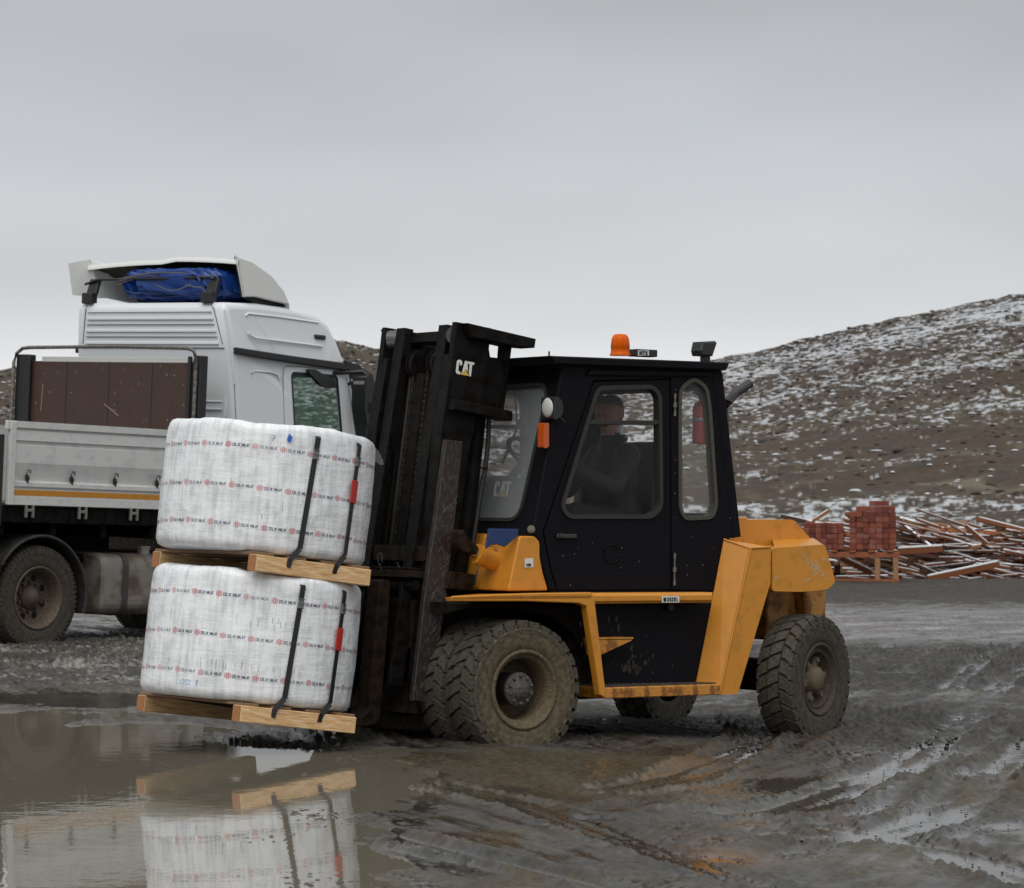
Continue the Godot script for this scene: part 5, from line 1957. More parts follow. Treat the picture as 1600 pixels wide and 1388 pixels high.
func build_loads():
	var tilt := Basis(Vector3.BACK, deg_to_rad(-6.6))
	for i in 2:
		var base := FORKLIFT * Transform3D(tilt, [Vector3(-1.445, 0.15, 0), Vector3(-1.345, 1.09, 0)][i])
		pallet(base, ["timber pallet at the bottom, held low over the puddle", "timber pallet between the two white wrapped coils"][i])
		var c := coil("wrapped_coil", [4, 9][i], base * Transform3D(Basis().scaled(Vector3(0.952, 1.0, 0.952)), Vector3(-0.012, 0.124, 0)), ["lower white wrapped coil nearest the puddle, strapped to its pallet", "upper white wrapped coil with a blue ink blot, top of the stack"][i])
		var ink := mat("blue ink", lin(0.02, 0.12, 0.5), 0.4)
		if i == 1:
			var bl := M.new()
			var pg := PackedVector2Array()
			for q in 12:
				var a := TAU * q / 12
				pg.append(Vector2(cos(a) * 0.016 * (1.0 + 0.25 * sin(q * 2.1)), sin(a) * 0.025 * (1.0 + 0.2 * cos(q * 1.7))))
			bl.ext(pg, 0.0, 0.003, 0.0)
			var o := part(c, "ink_blot", bl, ink)
			var a := deg_to_rad(-22.0)
			o.transform = Transform3D(Basis(Vector3.UP, a), Vector3(sin(a), 0, cos(a)) * 0.726 + Vector3(0, 0.735, 0))
			var lo := M.new()
			lo.smooth(1)
			for k in 6:
				var y0 := 0.815 - 0.003 * k * k
				var y1 := 0.815 - 0.003 * (k + 1) * (k + 1)
				lo.qd(Vector3(0.62 + k * 0.028, y0, 0.28 - 0.01 * k), Vector3(0.62 + k * 0.028, y0 + 0.012 * sin(k), 0.12), Vector3(0.648 + k * 0.028, y1 + 0.012 * sin(k + 1.0), 0.12 + 0.01 * k), Vector3(0.648 + k * 0.028, y1, 0.27 - 0.012 * k), Vector3.UP)
			var lm := StandardMaterial3D.new()
			lm.albedo_color = lin(0.66, 0.67, 0.66)
			lm.roughness = 0.5
			part(c, "loose_wrapping", lo, lm, "torn edge of the wrapping hanging over")


# ---------------------------------------------------------------- semi-trailer
# side-on outline in (z, y), drawn along x
func along_x() -> Transform3D:
	return Transform3D(Basis(Vector3(0, 0, 1), Vector3(0, 1, 0), Vector3(-1, 0, 0)), Vector3.ZERO)


func build_trailer():
	var t := thing("semi_trailer", "white drop-side semi-trailer with a brown plywood headboard", "trailer", TRUCK)
	var white := mat("trailer white", lin(0.6, 0.61, 0.6), 0.5, 0.0, "dusty", Vector3(0.9, 1.6, 0.9), 0.05)
	var dark := mat("trailer chassis", lin(0.008, 0.0072, 0.007), 0.8, 0.0, "grimy", Vector3(2, 2, 2), 0.3)
	(dark as StandardMaterial3D).metallic_specular = 0.2
	var post := mat("black post", lin(0.014, 0.014, 0.015), 0.5, 0.0, "soft", Vector3(2, 2, 2))
	var prof := [[2.29, 1.268], [2.225, 1.268], [2.22, 1.236], [2.205, 1.236], [2.2, 1.252], [2.1, 1.258], [2.09, 1.234], [2.06, 1.234], [2.05, 1.25], [1.875, 1.25], [1.87, 1.248], [1.7, 1.208], [1.685, 1.262], [1.645, 1.262], [1.64, 1.236], [1.622, 1.236], [1.618, 1.25], [1.548, 1.25], [1.545, 1.264], [1.462, 1.264]]
	for sec in [[-0.52, 2.1], [-3.4, -0.72]]:
		for s in [1.0, -1.0]:
			var pg := PackedVector2Array()
			for p in prof:
				pg.append(Vector2(p[1] * s, p[0]))
			pg.append(Vector2(1.21 * s, 1.462))
			pg.append(Vector2(1.21 * s, 2.29))
			var m := M.new()
			m.xf = along_x()
			m.ext(pg, -sec[1], -sec[0], 0.002)
			m.xf = Transform3D()
			m.box(Vector3(sec[0] + 0.02, 1.872, 1.252 * s), Vector3(0.075, 0.83, 0.05), 0.006)
			m.box(Vector3(sec[0] - 0.035, 2.245, 1.25 * s), Vector3(0.06, 0.09, 0.04), 0.006)
			var pm := part(t, "side_board", m, white)
			var o := M.new()
			o.box(Vector3((sec[0] + sec[1]) / 2 + 0.03, 1.583, 1.2525 * s), Vector3(sec[1] - sec[0] - 0.08, 0.056, 0.004), 0.001)
			part(pm, "marker_stripe", o, mat("orange stripe", lin(0.5, 0.21, 0.012), 0.45, 0.0, "dusty", Vector3(3, 3, 3)))
			for i in 5:
				var x: float = sec[0] + 0.24 + i * 0.6
				if x > sec[1] - 0.1:
					continue
				var k := M.new()
				var z: float = 1.25 * s
				k.box(Vector3(x, 1.73, z), Vector3(0.045, 0.06, 0.02), 0.005)
				k.tube([Vector3(x - 0.01, 1.74, z + 0.012 * s), Vector3(x - 0.02, 1.775, z + 0.015 * s), Vector3(x + 0.0, 1.81, z + 0.015 * s), Vector3(x + 0.028, 1.805, z + 0.015 * s), Vector3(x + 0.03, 1.775, z + 0.014 * s)], 0.007, 6)
				k.tube([Vector3(x, 1.735, z + 0.01 * s), Vector3(x, 1.672, z + 0.012 * s)], 0.024, 6, 0.004)
				part(pm, "lashing_hook", k, mat("hook iron", lin(0.035, 0.03, 0.027), 0.6, 0.3))
			for i in 4:
				var x: float = sec[0] + 0.28 + i * 0.72
				if x > sec[1] - 0.05:
					continue
				var k := M.new()
				for dx in [-0.045, 0.045]:
					k.box(Vector3(x + dx, 1.40, 1.262 * s), Vector3(0.024, 0.13, 0.03), 0.004)
				k.box(Vector3(x, 1.41, 1.264 * s), Vector3(0.08, 0.03, 0.022), 0.004)
				part(pm, "hinge", k, mat("hinge grey", lin(0.2, 0.195, 0.18), 0.55, 0.3))
	var ch := M.new()
	ch.box(Vector3(-3.0, 1.36, 0), Vector3(10.2, 0.16, 2.46), 0.01)
	for z in [-0.45, 0.45]:
		ch.box(Vector3(-3.2, 1.12, z), Vector3(9.6, 0.34, 0.12), 0.01)
	for i in 14:
		ch.box(Vector3(1.6 - i * 0.7, 1.22, 0), Vector3(0.08, 0.14, 2.3), 0.01)
	ch.box(Vector3(0.4, 1.0, 0), Vector3(1.3, 0.12, 1.0), 0.02)
	part(t, "chassis", ch, dark)
	var fl := M.new()
	fl.box(Vector3(-3.0, 1.46, 0), Vector3(10.2, 0.03, 2.4), 0.005)
	part(t, "deck", fl, mat("deck boards", lin(0.08, 0.055, 0.04), 0.8))
	for x in [-0.64, -3.5]:
		for s in [1.0, -1.0]:
			var p := M.new()
			p.box(Vector3(x - 0.02, 1.7, 1.215 * s), Vector3(0.13, 0.9, 0.08), 0.008)
			part(t, "stake_post", p, post)
	# headboard
	var hb := M.new()
	hb.box(Vector3(2.14, 2.27, -0.16), Vector3(0.03, 1.5, 2.62), 0.004)
	var hbm := part(t, "headboard", hb, mat("brown film plywood", lin(0.062, 0.032, 0.024), 0.6, 0.0, "dusty", Vector3(1.2, 1.2, 1.2), 0.08))
	var rs := RandomNumberGenerator.new()
	rs.seed = 4
	var sc := M.new()
	for i in 26:
		var p := Vector3(2.122, rs.randf_range(2.25, 2.98), rs.randf_range(-1.35, 1.05))
		sc.box(p, Vector3(0.003, rs.randf_range(0.006, 0.03), rs.randf_range(0.004, 0.012)), 0.0, Basis(Vector3.RIGHT, rs.randf_range(-0.5, 0.5)))
	sc.box(Vector3(2.122, 2.62, -1.2), Vector3(0.003, 0.3, 0.008), 0.0, Basis(Vector3.RIGHT, 0.05))
	sc.box(Vector3(2.122, 2.5, -0.1), Vector3(0.003, 0.008, 0.26), 0.0, Basis(Vector3.RIGHT, 0.5))
	part(hbm, "scratches", sc, mat("pale scratch", lin(0.33, 0.26, 0.2), 0.8)).set_meta("kind", "stuff")
	for z in [-0.82, -0.16, 0.5]:
		var sm := M.new()
		sm.box(Vector3(2.1235, 2.27, z), Vector3(0.003, 1.48, 0.007), 0.0)
		part(hbm, "panel_joint", sm, post)
	var ca := M.new()
	ca.box(Vector3(2.15, 3.04, -0.08), Vector3(0.06, 0.06, 2.3), 0.006)
	part(t, "headboard_cap", ca, mat("cap white", lin(0.6, 0.6, 0.58), 0.5))
	for s in [1.0, -1.0]:
		var p := M.new()
		var pz: float = 1.2 if s > 0 else -1.5
		p.box(Vector3(2.14, 2.28, pz), Vector3(0.12, 1.62, 0.11 if s > 0 else 0.2), 0.01)
		p.box(Vector3(2.09, 2.28, pz - 0.11 * s), Vector3(0.03, 1.6, 0.05), 0.006)
		part(t, "headboard_post", p, post)
	var ra := M.new()
	var pth := [Vector3(2.05, 1.6, -1.6), Vector3(2.05, 3.0, -1.6), Vector3(2.06, 3.1, -1.57), Vector3(2.08, 3.155, -1.5), Vector3(2.08, 3.165, -1.38), Vector3(2.08, 3.18, 0.0), Vector3(2.08, 3.165, 1.05), Vector3(2.08, 3.14, 1.15), Vector3(2.07, 3.05, 1.2), Vector3(2.06, 2.9, 1.21), Vector3(2.06, 1.6, 1.21)]
	ra.tube(pth, 0.02, 10)
	part(t, "headboard_rail", ra, mat("galvanised tube", lin(0.2, 0.2, 0.19), 0.5, 0.5, "grimy", Vector3(4, 4, 4)))


# ---------------------------------------------------------------- tractor unit
func lorry_wheel(parent: Node3D, mesh: Array, at: Vector3, near: bool, dish: float, called: String):
	var w := Node3D.new()
	w.name = called
	w.position = at
	if not near:
		w.rotation.y = PI
	parent.add_child(w)
	part(w, "tyre", mesh[0], mat("dusty lorry tyre", lin(0.055, 0.049, 0.04), 0.88, 0.0, "muddy", Vector3(1.5, 1.5, 1.5), 0.25))
	part(w, "tread", mesh[1], mats["dusty lorry tyre"])
	var z := 0.15
	var rm := mat("dirty rim", lin(0.13, 0.105, 0.085), 0.75, 0.2, "muddy", Vector3(3, 3, 3), 0.4)
	part(w, "rim", lathe_z([Vector2(0.318, z - 0.03), Vector2(0.318, z - 0.004), Vector2(0.305, z), Vector2(0.296, z - 0.01), Vector2(0.285, z - 0.03), Vector2(0.268, z - 0.05), Vector2(0.262, z - dish + 0.03), Vector2(0.24, z - dish), Vector2(0.15, z - dish + 0.01), Vector2(0.12, z - dish + 0.01), Vector2(0.0, z - dish + 0.01)], 48), rm)
	var h := M.new()
	h.xf = Transform3D(Basis(Vector3.RIGHT, PI / 2), Vector3.ZERO)
	h.lathe([Vector2(0.12, z - dish), Vector2(0.118, z - dish + 0.05), Vector2(0.09, z - dish + 0.06), Vector2(0.07, z - dish + 0.1), Vector2(0.0, z - dish + 0.105)], 24, 1)
	h.xf = Transform3D()
	for i in 10:
		var a := TAU * i / 10
		h.tube([Vector3(sin(a) * 0.15, cos(a) * 0.15, z - dish), Vector3(sin(a) * 0.15, cos(a) * 0.15, z - dish + 0.05)], 0.016, 6)
	part(w, "hub", h, mat("dirty hub", lin(0.11, 0.085, 0.075), 0.8, 0.0, "muddy", Vector3(5, 5, 5), 0.6))
	for i in 8:
		var a := TAU * (i + 0.4) / 8
		var o := M.new()
		var c := Vector3(sin(a) * 0.2, cos(a) * 0.2, z - dish + 0.004)
		o.tube([c, c + Vector3(0, 0, 0.006)], 0.033, 14)
		part(w, "hand_hole", o, mat("hole black", lin(0.003, 0.003, 0.003), 0.9))


func build_tractor():
	var t := thing("lorry_tractor", "white sleeper-cab lorry tractor standing behind the load, nose to the right", "lorry", TRUCK)
	var white := mat("cab white", lin(0.72, 0.75, 0.78), 0.35)
	var trim := mat("black trim", lin(0.014, 0.014, 0.015), 0.45)
	var dirt := mat("road dirt", lin(0.1, 0.083, 0.07), 0.75, 0.0, "muddy", Vector3(1.5, 1.5, 1.5), 0.2)
	var dark: Material = mats["trailer chassis"]
	var tm := tyre_mesh(0.53, 0.305, 0.3, 64, 0.012)
	lorry_wheel(t, tm, Vector3(0, 0.535, 1.05), true, 0.17, "drive_wheel")
	lorry_wheel(t, tm, Vector3(0, 0.535, -1.05), false, 0.17, "drive_wheel_001")
	lorry_wheel(t, tm, Vector3(0, 0.535, 0.71), true, 0.1, "drive_wheel_002")
	lorry_wheel(t, tm, Vector3(0, 0.535, -0.71), false, 0.1, "drive_wheel_003")
	lorry_wheel(t, tm, Vector3(3.75, 0.535, 1.02), true, 0.06, "steer_wheel")
	lorry_wheel(t, tm, Vector3(3.75, 0.535, -1.02), false, 0.06, "steer_wheel_001")
	# mudguards over the drive wheels
	for s in [1.0, -1.0]:
		var m := M.new()
		var outer := []
		var inner := []
		for i in 25:
			var a := deg_to_rad(lerpf(-82.0, 104.0, i / 24.0))
			outer.append(Vector2(sin(a) * 0.635, 0.535 + cos(a) * 0.635))
			inner.append(Vector2(sin(a) * 0.605, 0.535 + cos(a) * 0.605))
		inner.reverse()
		var pg := PackedVector2Array(outer + inner)
		m.ext(pg, 0.56 if s > 0 else -1.215, 1.215 if s > 0 else -0.56, 0.004)
		for i in 25:
			outer[i] = Vector2(outer[i].x, outer[i].y)
		var lip := []
		for i in 25:
			var a := deg_to_rad(lerpf(-82.0, 104.0, i / 24.0))
			lip.append(Vector3(sin(a) * 0.622, 0.535 + cos(a) * 0.622, 1.212 * s))
		m.tube(lip, 0.018, 8)
		part(t, "mudguard", m, mat("mudguard", lin(0.032, 0.03, 0.028), 0.7, 0.0, "grimy", Vector3(2, 2, 2), 0.2))
	# frame, tank, steps
	var fr := M.new()
	for z in [-0.4, 0.4]:
		fr.box(Vector3(1.6, 0.85, z), Vector3(5.6, 0.26, 0.09), 0.01)
	fr.box(Vector3(0, 0.56, 0), Vector3(0.25, 0.25, 1.9), 0.08)
	fr.box(Vector3(3.75, 0.55, 0), Vector3(0.2, 0.2, 1.9), 0.05)
	fr.box(Vector3(0.1, 1.02, 0), Vector3(1.0, 0.1, 0.9), 0.02)
	fr.box(Vector3(2.6, 0.75, 0), Vector3(1.4, 0.5, 0.7), 0.04)
	part(t, "frame", fr, dark)
	var ta := M.new()
	ta.xf = along_x()
	var sec := rounded(pv([0.55, 0.36, 1.2, 0.36, 1.2, 0.99, 0.55, 0.99]), 0.16, 6)
	ta.ext(sec, -2.35, -0.86, 0.03)
	var tam := part(t, "fuel_tank", ta, mat("dusty tank", lin(0.2, 0.18, 0.162), 0.6, 0.1, "grimy", Vector3(0.8, 0.8, 0.8), 0.05))
	for x in [1.18, 2.0]:
		var stp := M.new()
		stp.xf = along_x()
		stp.frame(grow(sec, 0.012), grow(sec, -0.004), -x - 0.035, -x + 0.035)
		part(tam, "tank_strap", stp, mat("strap grey", lin(0.05, 0.046, 0.042), 0.65, 0.2))
	var fc := M.new()
	fc.tube([Vector3(1.62, 0.96, 1.0), Vector3(1.62, 1.05, 1.0)], 0.06, 16)
	fc.tube([Vector3(1.62, 1.05, 1.0), Vector3(1.62, 1.07, 1.0)], 0.07, 16)
	part(tam, "filler_cap", fc, mat("cap grey", lin(0.28, 0.27, 0.25), 0.5, 0.3))
	var ba := M.new()
	ba.box(Vector3(1.4, 0.93, 0.7), Vector3(1.2, 0.1, 0.4), 0.03)
	ba.box(Vector3(-0.2, 1.1, 0.2), Vector3(0.5, 0.06, 0.3), 0.02)
	part(t, "catwalk", ba, dark)

	# ---- cab
	var side := pv([2.838, 0.914, 2.708, 2.21, 2.594, 3.173, 2.523, 3.604, 2.567, 3.686, 3.059, 3.711, 3.647, 3.699, 3.991, 3.653, 4.175, 3.553, 4.291, 3.384, 4.375, 3.226, 4.477, 3.125, 4.605, 2.784, 4.765, 2.291, 4.888, 1.723, 4.96, 0.936])
	var win := rounded(pv([3.549, 2.988, 4.273, 2.993, 4.404, 2.277, 4.437, 2.094, 3.709, 2.068, 3.657, 2.247]), 0.05)
	var n := side.size()
	if Geometry2D.is_polygon_clockwise(side):
		side.reverse()
	var taper := func(p: Vector3) -> Vector3:
		return Vector3(p.x, p.y, p.z * (1.0 - 0.07 * smoothstep(3.15, 3.85, p.y)))
	var ins := PackedVector2Array()
	var r := 0.07
	for i in n:
		var e0 := (side[i] - side[(i + n - 1) % n]).normalized()
		var e1 := (side[(i + 1) % n] - side[i]).normalized()
		var m := Vector2(-e0.y - e1.y, e0.x + e1.x).normalized()
		ins.append(side[i] + m * (r / maxf(0.4, m.dot(Vector2(-e0.y, e0.x)))))
	var body := M.new()
	body.warp = taper
	var zh := 1.2
	# the skin round the cab; the windscreen is left open for its pane
	var glass_from := pv([4.477, 3.125, 4.765, 2.291])
	var screen := -1
	for i in n:
		var j := (i + 1) % n
		var mid := (side[i] + side[j]) * 0.5
		var o2 := Vector2(side[j].y - side[i].y, side[i].x - side[j].x).normalized()
		var o := Vector3(o2.x, o2.y, 0)
		var is_screen := mid.x > glass_from[0].x and mid.y < glass_from[0].y + 0.01 and mid.y > glass_from[1].y - 0.01
		if not is_screen:
			for k in 8:
				var za := lerpf(-zh + r, zh - r, k / 8.0)
				var zb := lerpf(-zh + r, zh - r, (k + 1) / 8.0)
				body.smooth(1)
				body.qd(body.v3(side[i], za), body.v3(side[j], za), body.v3(side[j], zb), body.v3(side[i], zb), o)
		for s in [1.0, -1.0]:
			for k in 4:
				var a0 := PI / 2 * k / 4
				var a1 := PI / 2 * (k + 1) / 4
				body.smooth(1)
				var q := func(p: int, a: float) -> Vector3:
					var w := side[p].lerp(ins[p], 1.0 - cos(a))
					return Vector3(w.x, w.y, s * (zh - r + r * sin(a)))
				body.qd(q.call(i, a0), q.call(j, a0), q.call(j, a1), q.call(i, a1), o + Vector3(0, 0, s))
	body.smooth(-1)
	for s in [1.0, -1.0]:
		body.frame(ins, win, zh - 0.03 if s > 0 else -zh, zh if s > 0 else -zh + 0.03)
	var bm := part(t, "cab", body, white)
	var pane := glass("lorry glass", Color(0.22, 0.5, 0.43), 0.26)
	var wp := M.new()
	wp.qd(body.v3(glass_from[0], -zh + r), body.v3(glass_from[1], -zh + r), body.v3(glass_from[1], zh - r), body.v3(glass_from[0], zh - r), Vector3.RIGHT)
	part(bm, "windscreen", wp, pane)
	for s in [1.0, -1.0]:
		var sp := M.new()
		sp.ext(grow(win, 0.004), s * (zh - 0.017) - 0.002, s * (zh - 0.017) + 0.002, 0.0)
		part(bm, "door_window", sp, pane)
		var sl := M.new()
		sl.frame(grow(win, 0.016), grow(win, -0.004), zh - 0.01 if s > 0 else -zh - 0.005, zh + 0.005 if s > 0 else -zh + 0.01)
		part(bm, "window_seal", sl, trim)
	# seams and pressings of the side
	var groove := mat("panel gap", lin(0.14, 0.145, 0.155), 0.7)
	var z := zh + 0.0005
	var seam := M.new()
	for line in [[Vector3(3.488, 2.171, 1.2), Vector3(3.41, 2.932, 1.2), Vector3(3.414, 3.022, 1.2), Vector3(3.453, 3.059, 1.2), Vector3(3.79, 3.065, 1.2), Vector3(4.206, 3.06, 1.2), Vector3(4.376, 3.042, 1.2)], [Vector3(2.737, 2.211, 1.2), Vector3(2.66, 2.822, 1.2), Vector3(2.622, 3.12, 1.2)], [Vector3(4.432, 2.988, 1.2), Vector3(4.576, 2.569, 1.2), Vector3(4.663, 2.216, 1.2)]]:
		seam.tube(line, 0.004, 6)
	part(bm, "door_gap", seam, groove)
	var emb := M.new()
	emb.warp = taper
	emb.tube([Vector3(2.85, 3.559, 1.2), Vector3(2.859, 3.573, 1.2), Vector3(2.888, 3.589, 1.2), Vector3(3.348, 3.587, 1.2), Vector3(3.996, 3.569, 1.2)], 0.012, 6)
	emb.tube([Vector3(2.871, 3.382, 1.2), Vector3(2.892, 3.356, 1.2), Vector3(2.963, 3.333, 1.2), Vector3(3.365, 3.324, 1.2), Vector3(4.033, 3.311, 1.2)], 0.012, 6)
	emb.tube([Vector3(2.91, 2.918, 1.2), Vector3(2.918, 2.952, 1.2), Vector3(2.956, 2.975, 1.2), Vector3(3.235, 2.977, 1.2), Vector3(3.328, 2.955, 1.2), Vector3(3.361, 2.901, 1.2)], 0.010, 6)
	emb.tube([Vector3(2.523, 3.604, 1.2), Vector3(2.599, 3.173, 1.2), Vector3(2.66, 2.822, 1.2)], 0.012, 6)
	part(bm, "pressing", emb, white)
	# ribs over the back wall
	var rear := side.duplicate()
	var rx := func(y: float) -> float:
		return lerpf(Vector3(2.594, 3.173, 1.2).x, Vector3(2.523, 3.604, 1.2).x, clampf((y - 3.15) / 0.42, -1.0, 1.2))
	for i in 6:
		var y := 3.58 - i * 0.066
		var rb := M.new()
		rb.warp = taper
		rb.box(Vector3(rx.call(y) - 0.004, y, 0), Vector3(0.008 if i % 2 == 0 else 0.014, 0.009 if i % 2 == 0 else 0.03, 2.0 + i * 0.01), 0.004)
		part(bm, "rear_rib", rb, groove if i % 2 == 0 else white)
	var rs := M.new()
	rs.warp = taper
	rs.tube([Vector3(rx.call(3.2) - 0.002, 3.2, -1.1), Vector3(rx.call(3.2) - 0.002, 3.2, 1.1)], 0.006, 6)
	rs.tube([Vector3(rx.call(3.2) - 0.002, 3.24, -1.08), Vector3(rx.call(3.6) - 0.002, 3.62, -1.04), Vector3(rx.call(3.65) - 0.002, 3.66, -1.0)], 0.006, 6)
	rs.tube([Vector3(rx.call(3.2) - 0.002, 3.24, 1.08), Vector3(rx.call(3.6) - 0.002, 3.62, 1.04), Vector3(rx.call(3.65) - 0.002, 3.66, 1.0)], 0.006, 6)
	part(bm, "rear_seam", rs, groove)
	var re := M.new()
	re.frame(rounded(pv([-0.2, -0.32, 0.2, -0.32, 0.2, 0.32, -0.2, 0.32]), 0.06), rounded(pv([-0.17, -0.29, 0.17, -0.29, 0.17, 0.29, -0.17, 0.29]), 0.05), -0.006, 0.006)
	for i in 6:
		re.box(Vector3(0, -0.2 + i * 0.08, 0), Vector3(0.26, 0.012, 0.012), 0.003)
	var rem := part(bm, "rear_pressing", re, white)
	rem.transform = Transform3D(Basis(Vector3(0, 0, 1), Vector3(0, 1, 0), Vector3(-1, 0, 0)), Vector3(rx.call(2.75) - 0.006, 2.75, 0.9))
	# dark strip over the door running into the sun visor
	for s in 2:
		var vs := M.new()
		vs.ext(pv([2.633, 3.209, 3.473, 3.172, 4.335, 3.146, 4.412, 3.094, 4.361, 3.062, 3.478, 3.096, 2.637, 3.141]), 1.18 if s == 0 else -1.26, 1.26 if s == 0 else -1.18, 0.01)
		part(bm, "roof_gutter", vs, trim)
	var vz := M.new()
	vz.ext(pv([4.368, 3.169, 4.583, 3.132, 4.825, 3.038, 4.849, 2.997, 4.773, 3.007, 4.587, 3.068, 4.416, 3.079]), -1.16, 1.24, 0.02)
	part(bm, "sun_visor", vz, trim)
	var ap := M.new()
	ap.ext(pv([4.437, 3.073, 4.501, 3.077, 4.791, 2.221, 4.716, 2.218]), 1.1, 1.19, 0.01)
	ap.ext(pv([4.437, 3.073, 4.501, 3.077, 4.791, 2.221, 4.716, 2.218]), -1.19, -1.1, 0.01)
	part(bm, "windscreen_pillar", ap, trim)
	var ml := M.new()
	ml.box((Vector3(4.006, 3.408, 1.2)) * Vector3(1, 1, 0) + Vector3(0, 0, 1.16), Vector3(0.17, 0.05, 0.06), 0.012)
	part(bm, "marker_lamp", ml, trim)
	var wd := M.new()
	wd.ext(rounded(pv([3.769, 3.043, 3.872, 3.048, 4.01, 3, 4.201, 2.954, 4.239, 2.864, 4.114, 2.851, 3.987, 2.872, 3.879, 2.944, 3.772, 3.001]), 0.03, 3), 1.2, 1.245, 0.012)
	part(bm, "wind_deflector", wd, trim)
	var mi := M.new()
	mi.tube([Vector3(4.208, 3.025, 1.2), Vector3(4.415, 3.044, 1.25), Vector3(4.537, 3.059, 1.34), Vector3(4.557, 3.025, 1.4), Vector3(4.573, 2.927, 1.42), Vector3(4.602, 2.644, 1.42)], 0.022, 8)
	mi.tube([Vector3(4.479, 2.919, 1.2), Vector3(4.457, 2.955, 1.36)], 0.02, 8)
	mi.ext(rounded(pv([4.43, 3.011, 4.547, 3.01, 4.605, 2.786, 4.618, 2.574, 4.581, 2.317, 4.515, 2.357, 4.433, 2.636, 4.417, 2.883]), 0.04, 4), 1.3, 1.5, 0.03)
	mi.ext(rounded(pv([4.482, 2.532, 4.589, 2.53, 4.626, 2.29, 4.488, 2.285]), 0.03, 3), 1.32, 1.5, 0.02)
	part(bm, "mirror", mi, trim)
	var mg := M.new()
	mg.ext(pv([4.418, 2.947, 4.444, 2.962, 4.465, 2.638, 4.569, 2.345, 4.536, 2.357, 4.438, 2.636]), 1.32, 1.48, 0.004)
	part(bm, "mirror_rim", mg, mat("mirror grey", lin(0.3, 0.32, 0.34), 0.3, 0.3))
	var inside := M.new()
	inside.box(Vector3(3.6, 1.25, 0), Vector3(1.9, 0.1, 2.2), 0.02)
	for s in [1.0, -1.0]:
		inside.box(Vector3(3.35, 1.6, 0.6 * s), Vector3(0.5, 0.6, 0.5), 0.08)
		inside.box(Vector3(3.08, 2.1, 0.6 * s), Vector3(0.15, 0.7, 0.48), 0.06)
	inside.box(Vector3(4.2, 1.7, 0), Vector3(0.4, 0.7, 2.1), 0.06)
	inside.box(Vector3(3.9, 3.02, 0), Vector3(1.2, 0.06, 2.2), 0.02)
	part(bm, "interior", inside, mat("lorry interior", lin(0.05, 0.048, 0.045), 0.8))
	var sk := M.new()
	sk.box(Vector3(4.2, 0.85, 0), Vector3(1.0, 0.75, 2.2), 0.06)
	sk.box(Vector3(3.0, 1.0, 0), Vector3(0.9, 0.35, 2.1), 0.04)
	part(t, "bumper", sk, dirt)

	# ---- roof deflector: an open shell on brackets
	var sh := M.new()
	var top := pv([2.717, 4.187, 2.946, 4.151, 3.255, 4.024, 3.467, 3.867, 3.557, 3.734])
	var low := pv([2.851, 3.765, 3.019, 3.778, 3.271, 3.755, 3.557, 3.731])
	var pg := PackedVector2Array()
	pg.append_array(top)
	for i in range(low.size() - 2, -1, -1):
		pg.append(low[i])
	sh.ext(pg, 1.07, 1.12, 0.01)
	var far := pg.duplicate()
	for i in far.size():
		far[i] = Vector2(far[i].x - 0.0, far[i].y)
	sh.ext(far, -1.2, -1.15, 0.01)
	# the far cheek flares out behind the cab
	var back: Vector2 = top[0]
	var lowb: Vector2 = low[0]
	sh.qd(Vector3(back.x, back.y, -1.18), Vector3(lowb.x, lowb.y, -1.18), Vector3(lowb.x - 0.25, lowb.y + 0.02, -1.3), Vector3(back.x - 0.2, back.y - 0.06, -1.3), Vector3.LEFT)
	sh.qd(Vector3(back.x, back.y, 1.1), Vector3(lowb.x, lowb.y, 1.1), Vector3(lowb.x - 0.04, lowb.y, 1.13), Vector3(back.x - 0.06, back.y + 0.02, 1.12), Vector3.BACK)
	for i in top.size() - 1:
		var segs := 10
		for k in segs:
			var z0 := lerpf(-1.2, 1.12, float(k) / segs)
			var z1 := lerpf(-1.2, 1.12, float(k + 1) / segs)
			var crown := func(zz: float) -> float:
				return 0.05 * (1.0 - pow(zz / 1.2, 2.0)) - 0.04 + (-0.03 if zz < 0.0 else 0.0)
			sh.smooth(1)
			for off in [0.0, -0.02]:
				sh.qd(Vector3(top[i].x, top[i].y + crown.call(z0) + off, z0), Vector3(top[i + 1].x, top[i + 1].y + crown.call(z0) + off, z0), Vector3(top[i + 1].x, top[i + 1].y + crown.call(z1) + off, z1), Vector3(top[i].x, top[i].y + crown.call(z1) + off, z1), Vector3.UP if off == 0.0 else Vector3.DOWN)
			if i == 0:
				sh.qd(Vector3(top[0].x, top[0].y + crown.call(z0), z0), Vector3(top[0].x, top[0].y + crown.call(z1), z1), Vector3(top[0].x, top[0].y + crown.call(z1) - 0.05, z1), Vector3(top[0].x, top[0].y + crown.call(z0) - 0.05, z0), Vector3.LEFT)
	sh.smooth(-1)
	var shm := part(t, "roof_deflector", sh, mat("deflector white", lin(0.74, 0.75, 0.73), 0.4))
	# the bare dark moulding inside the shell
	var li := M.new()
	for i in top.size() - 1:
		for k in 10:
			var z0 := lerpf(-1.14, 1.06, k / 10.0)
			var z1 := lerpf(-1.14, 1.06, (k + 1) / 10.0)
			var dip := func(zz: float) -> float:
				return 0.05 * (1.0 - pow(zz / 1.2, 2.0)) - 0.04 + (-0.03 if zz < 0.0 else 0.0) - 0.035
			li.qd(Vector3(top[i].x + 0.02, top[i].y + dip.call(z0), z0), Vector3(top[i + 1].x, top[i + 1].y + dip.call(z0), z0), Vector3(top[i + 1].x, top[i + 1].y + dip.call(z1), z1), Vector3(top[i].x + 0.02, top[i].y + dip.call(z1), z1), Vector3.DOWN)
	li.ext(pg, 1.055, 1.066, 0.002)
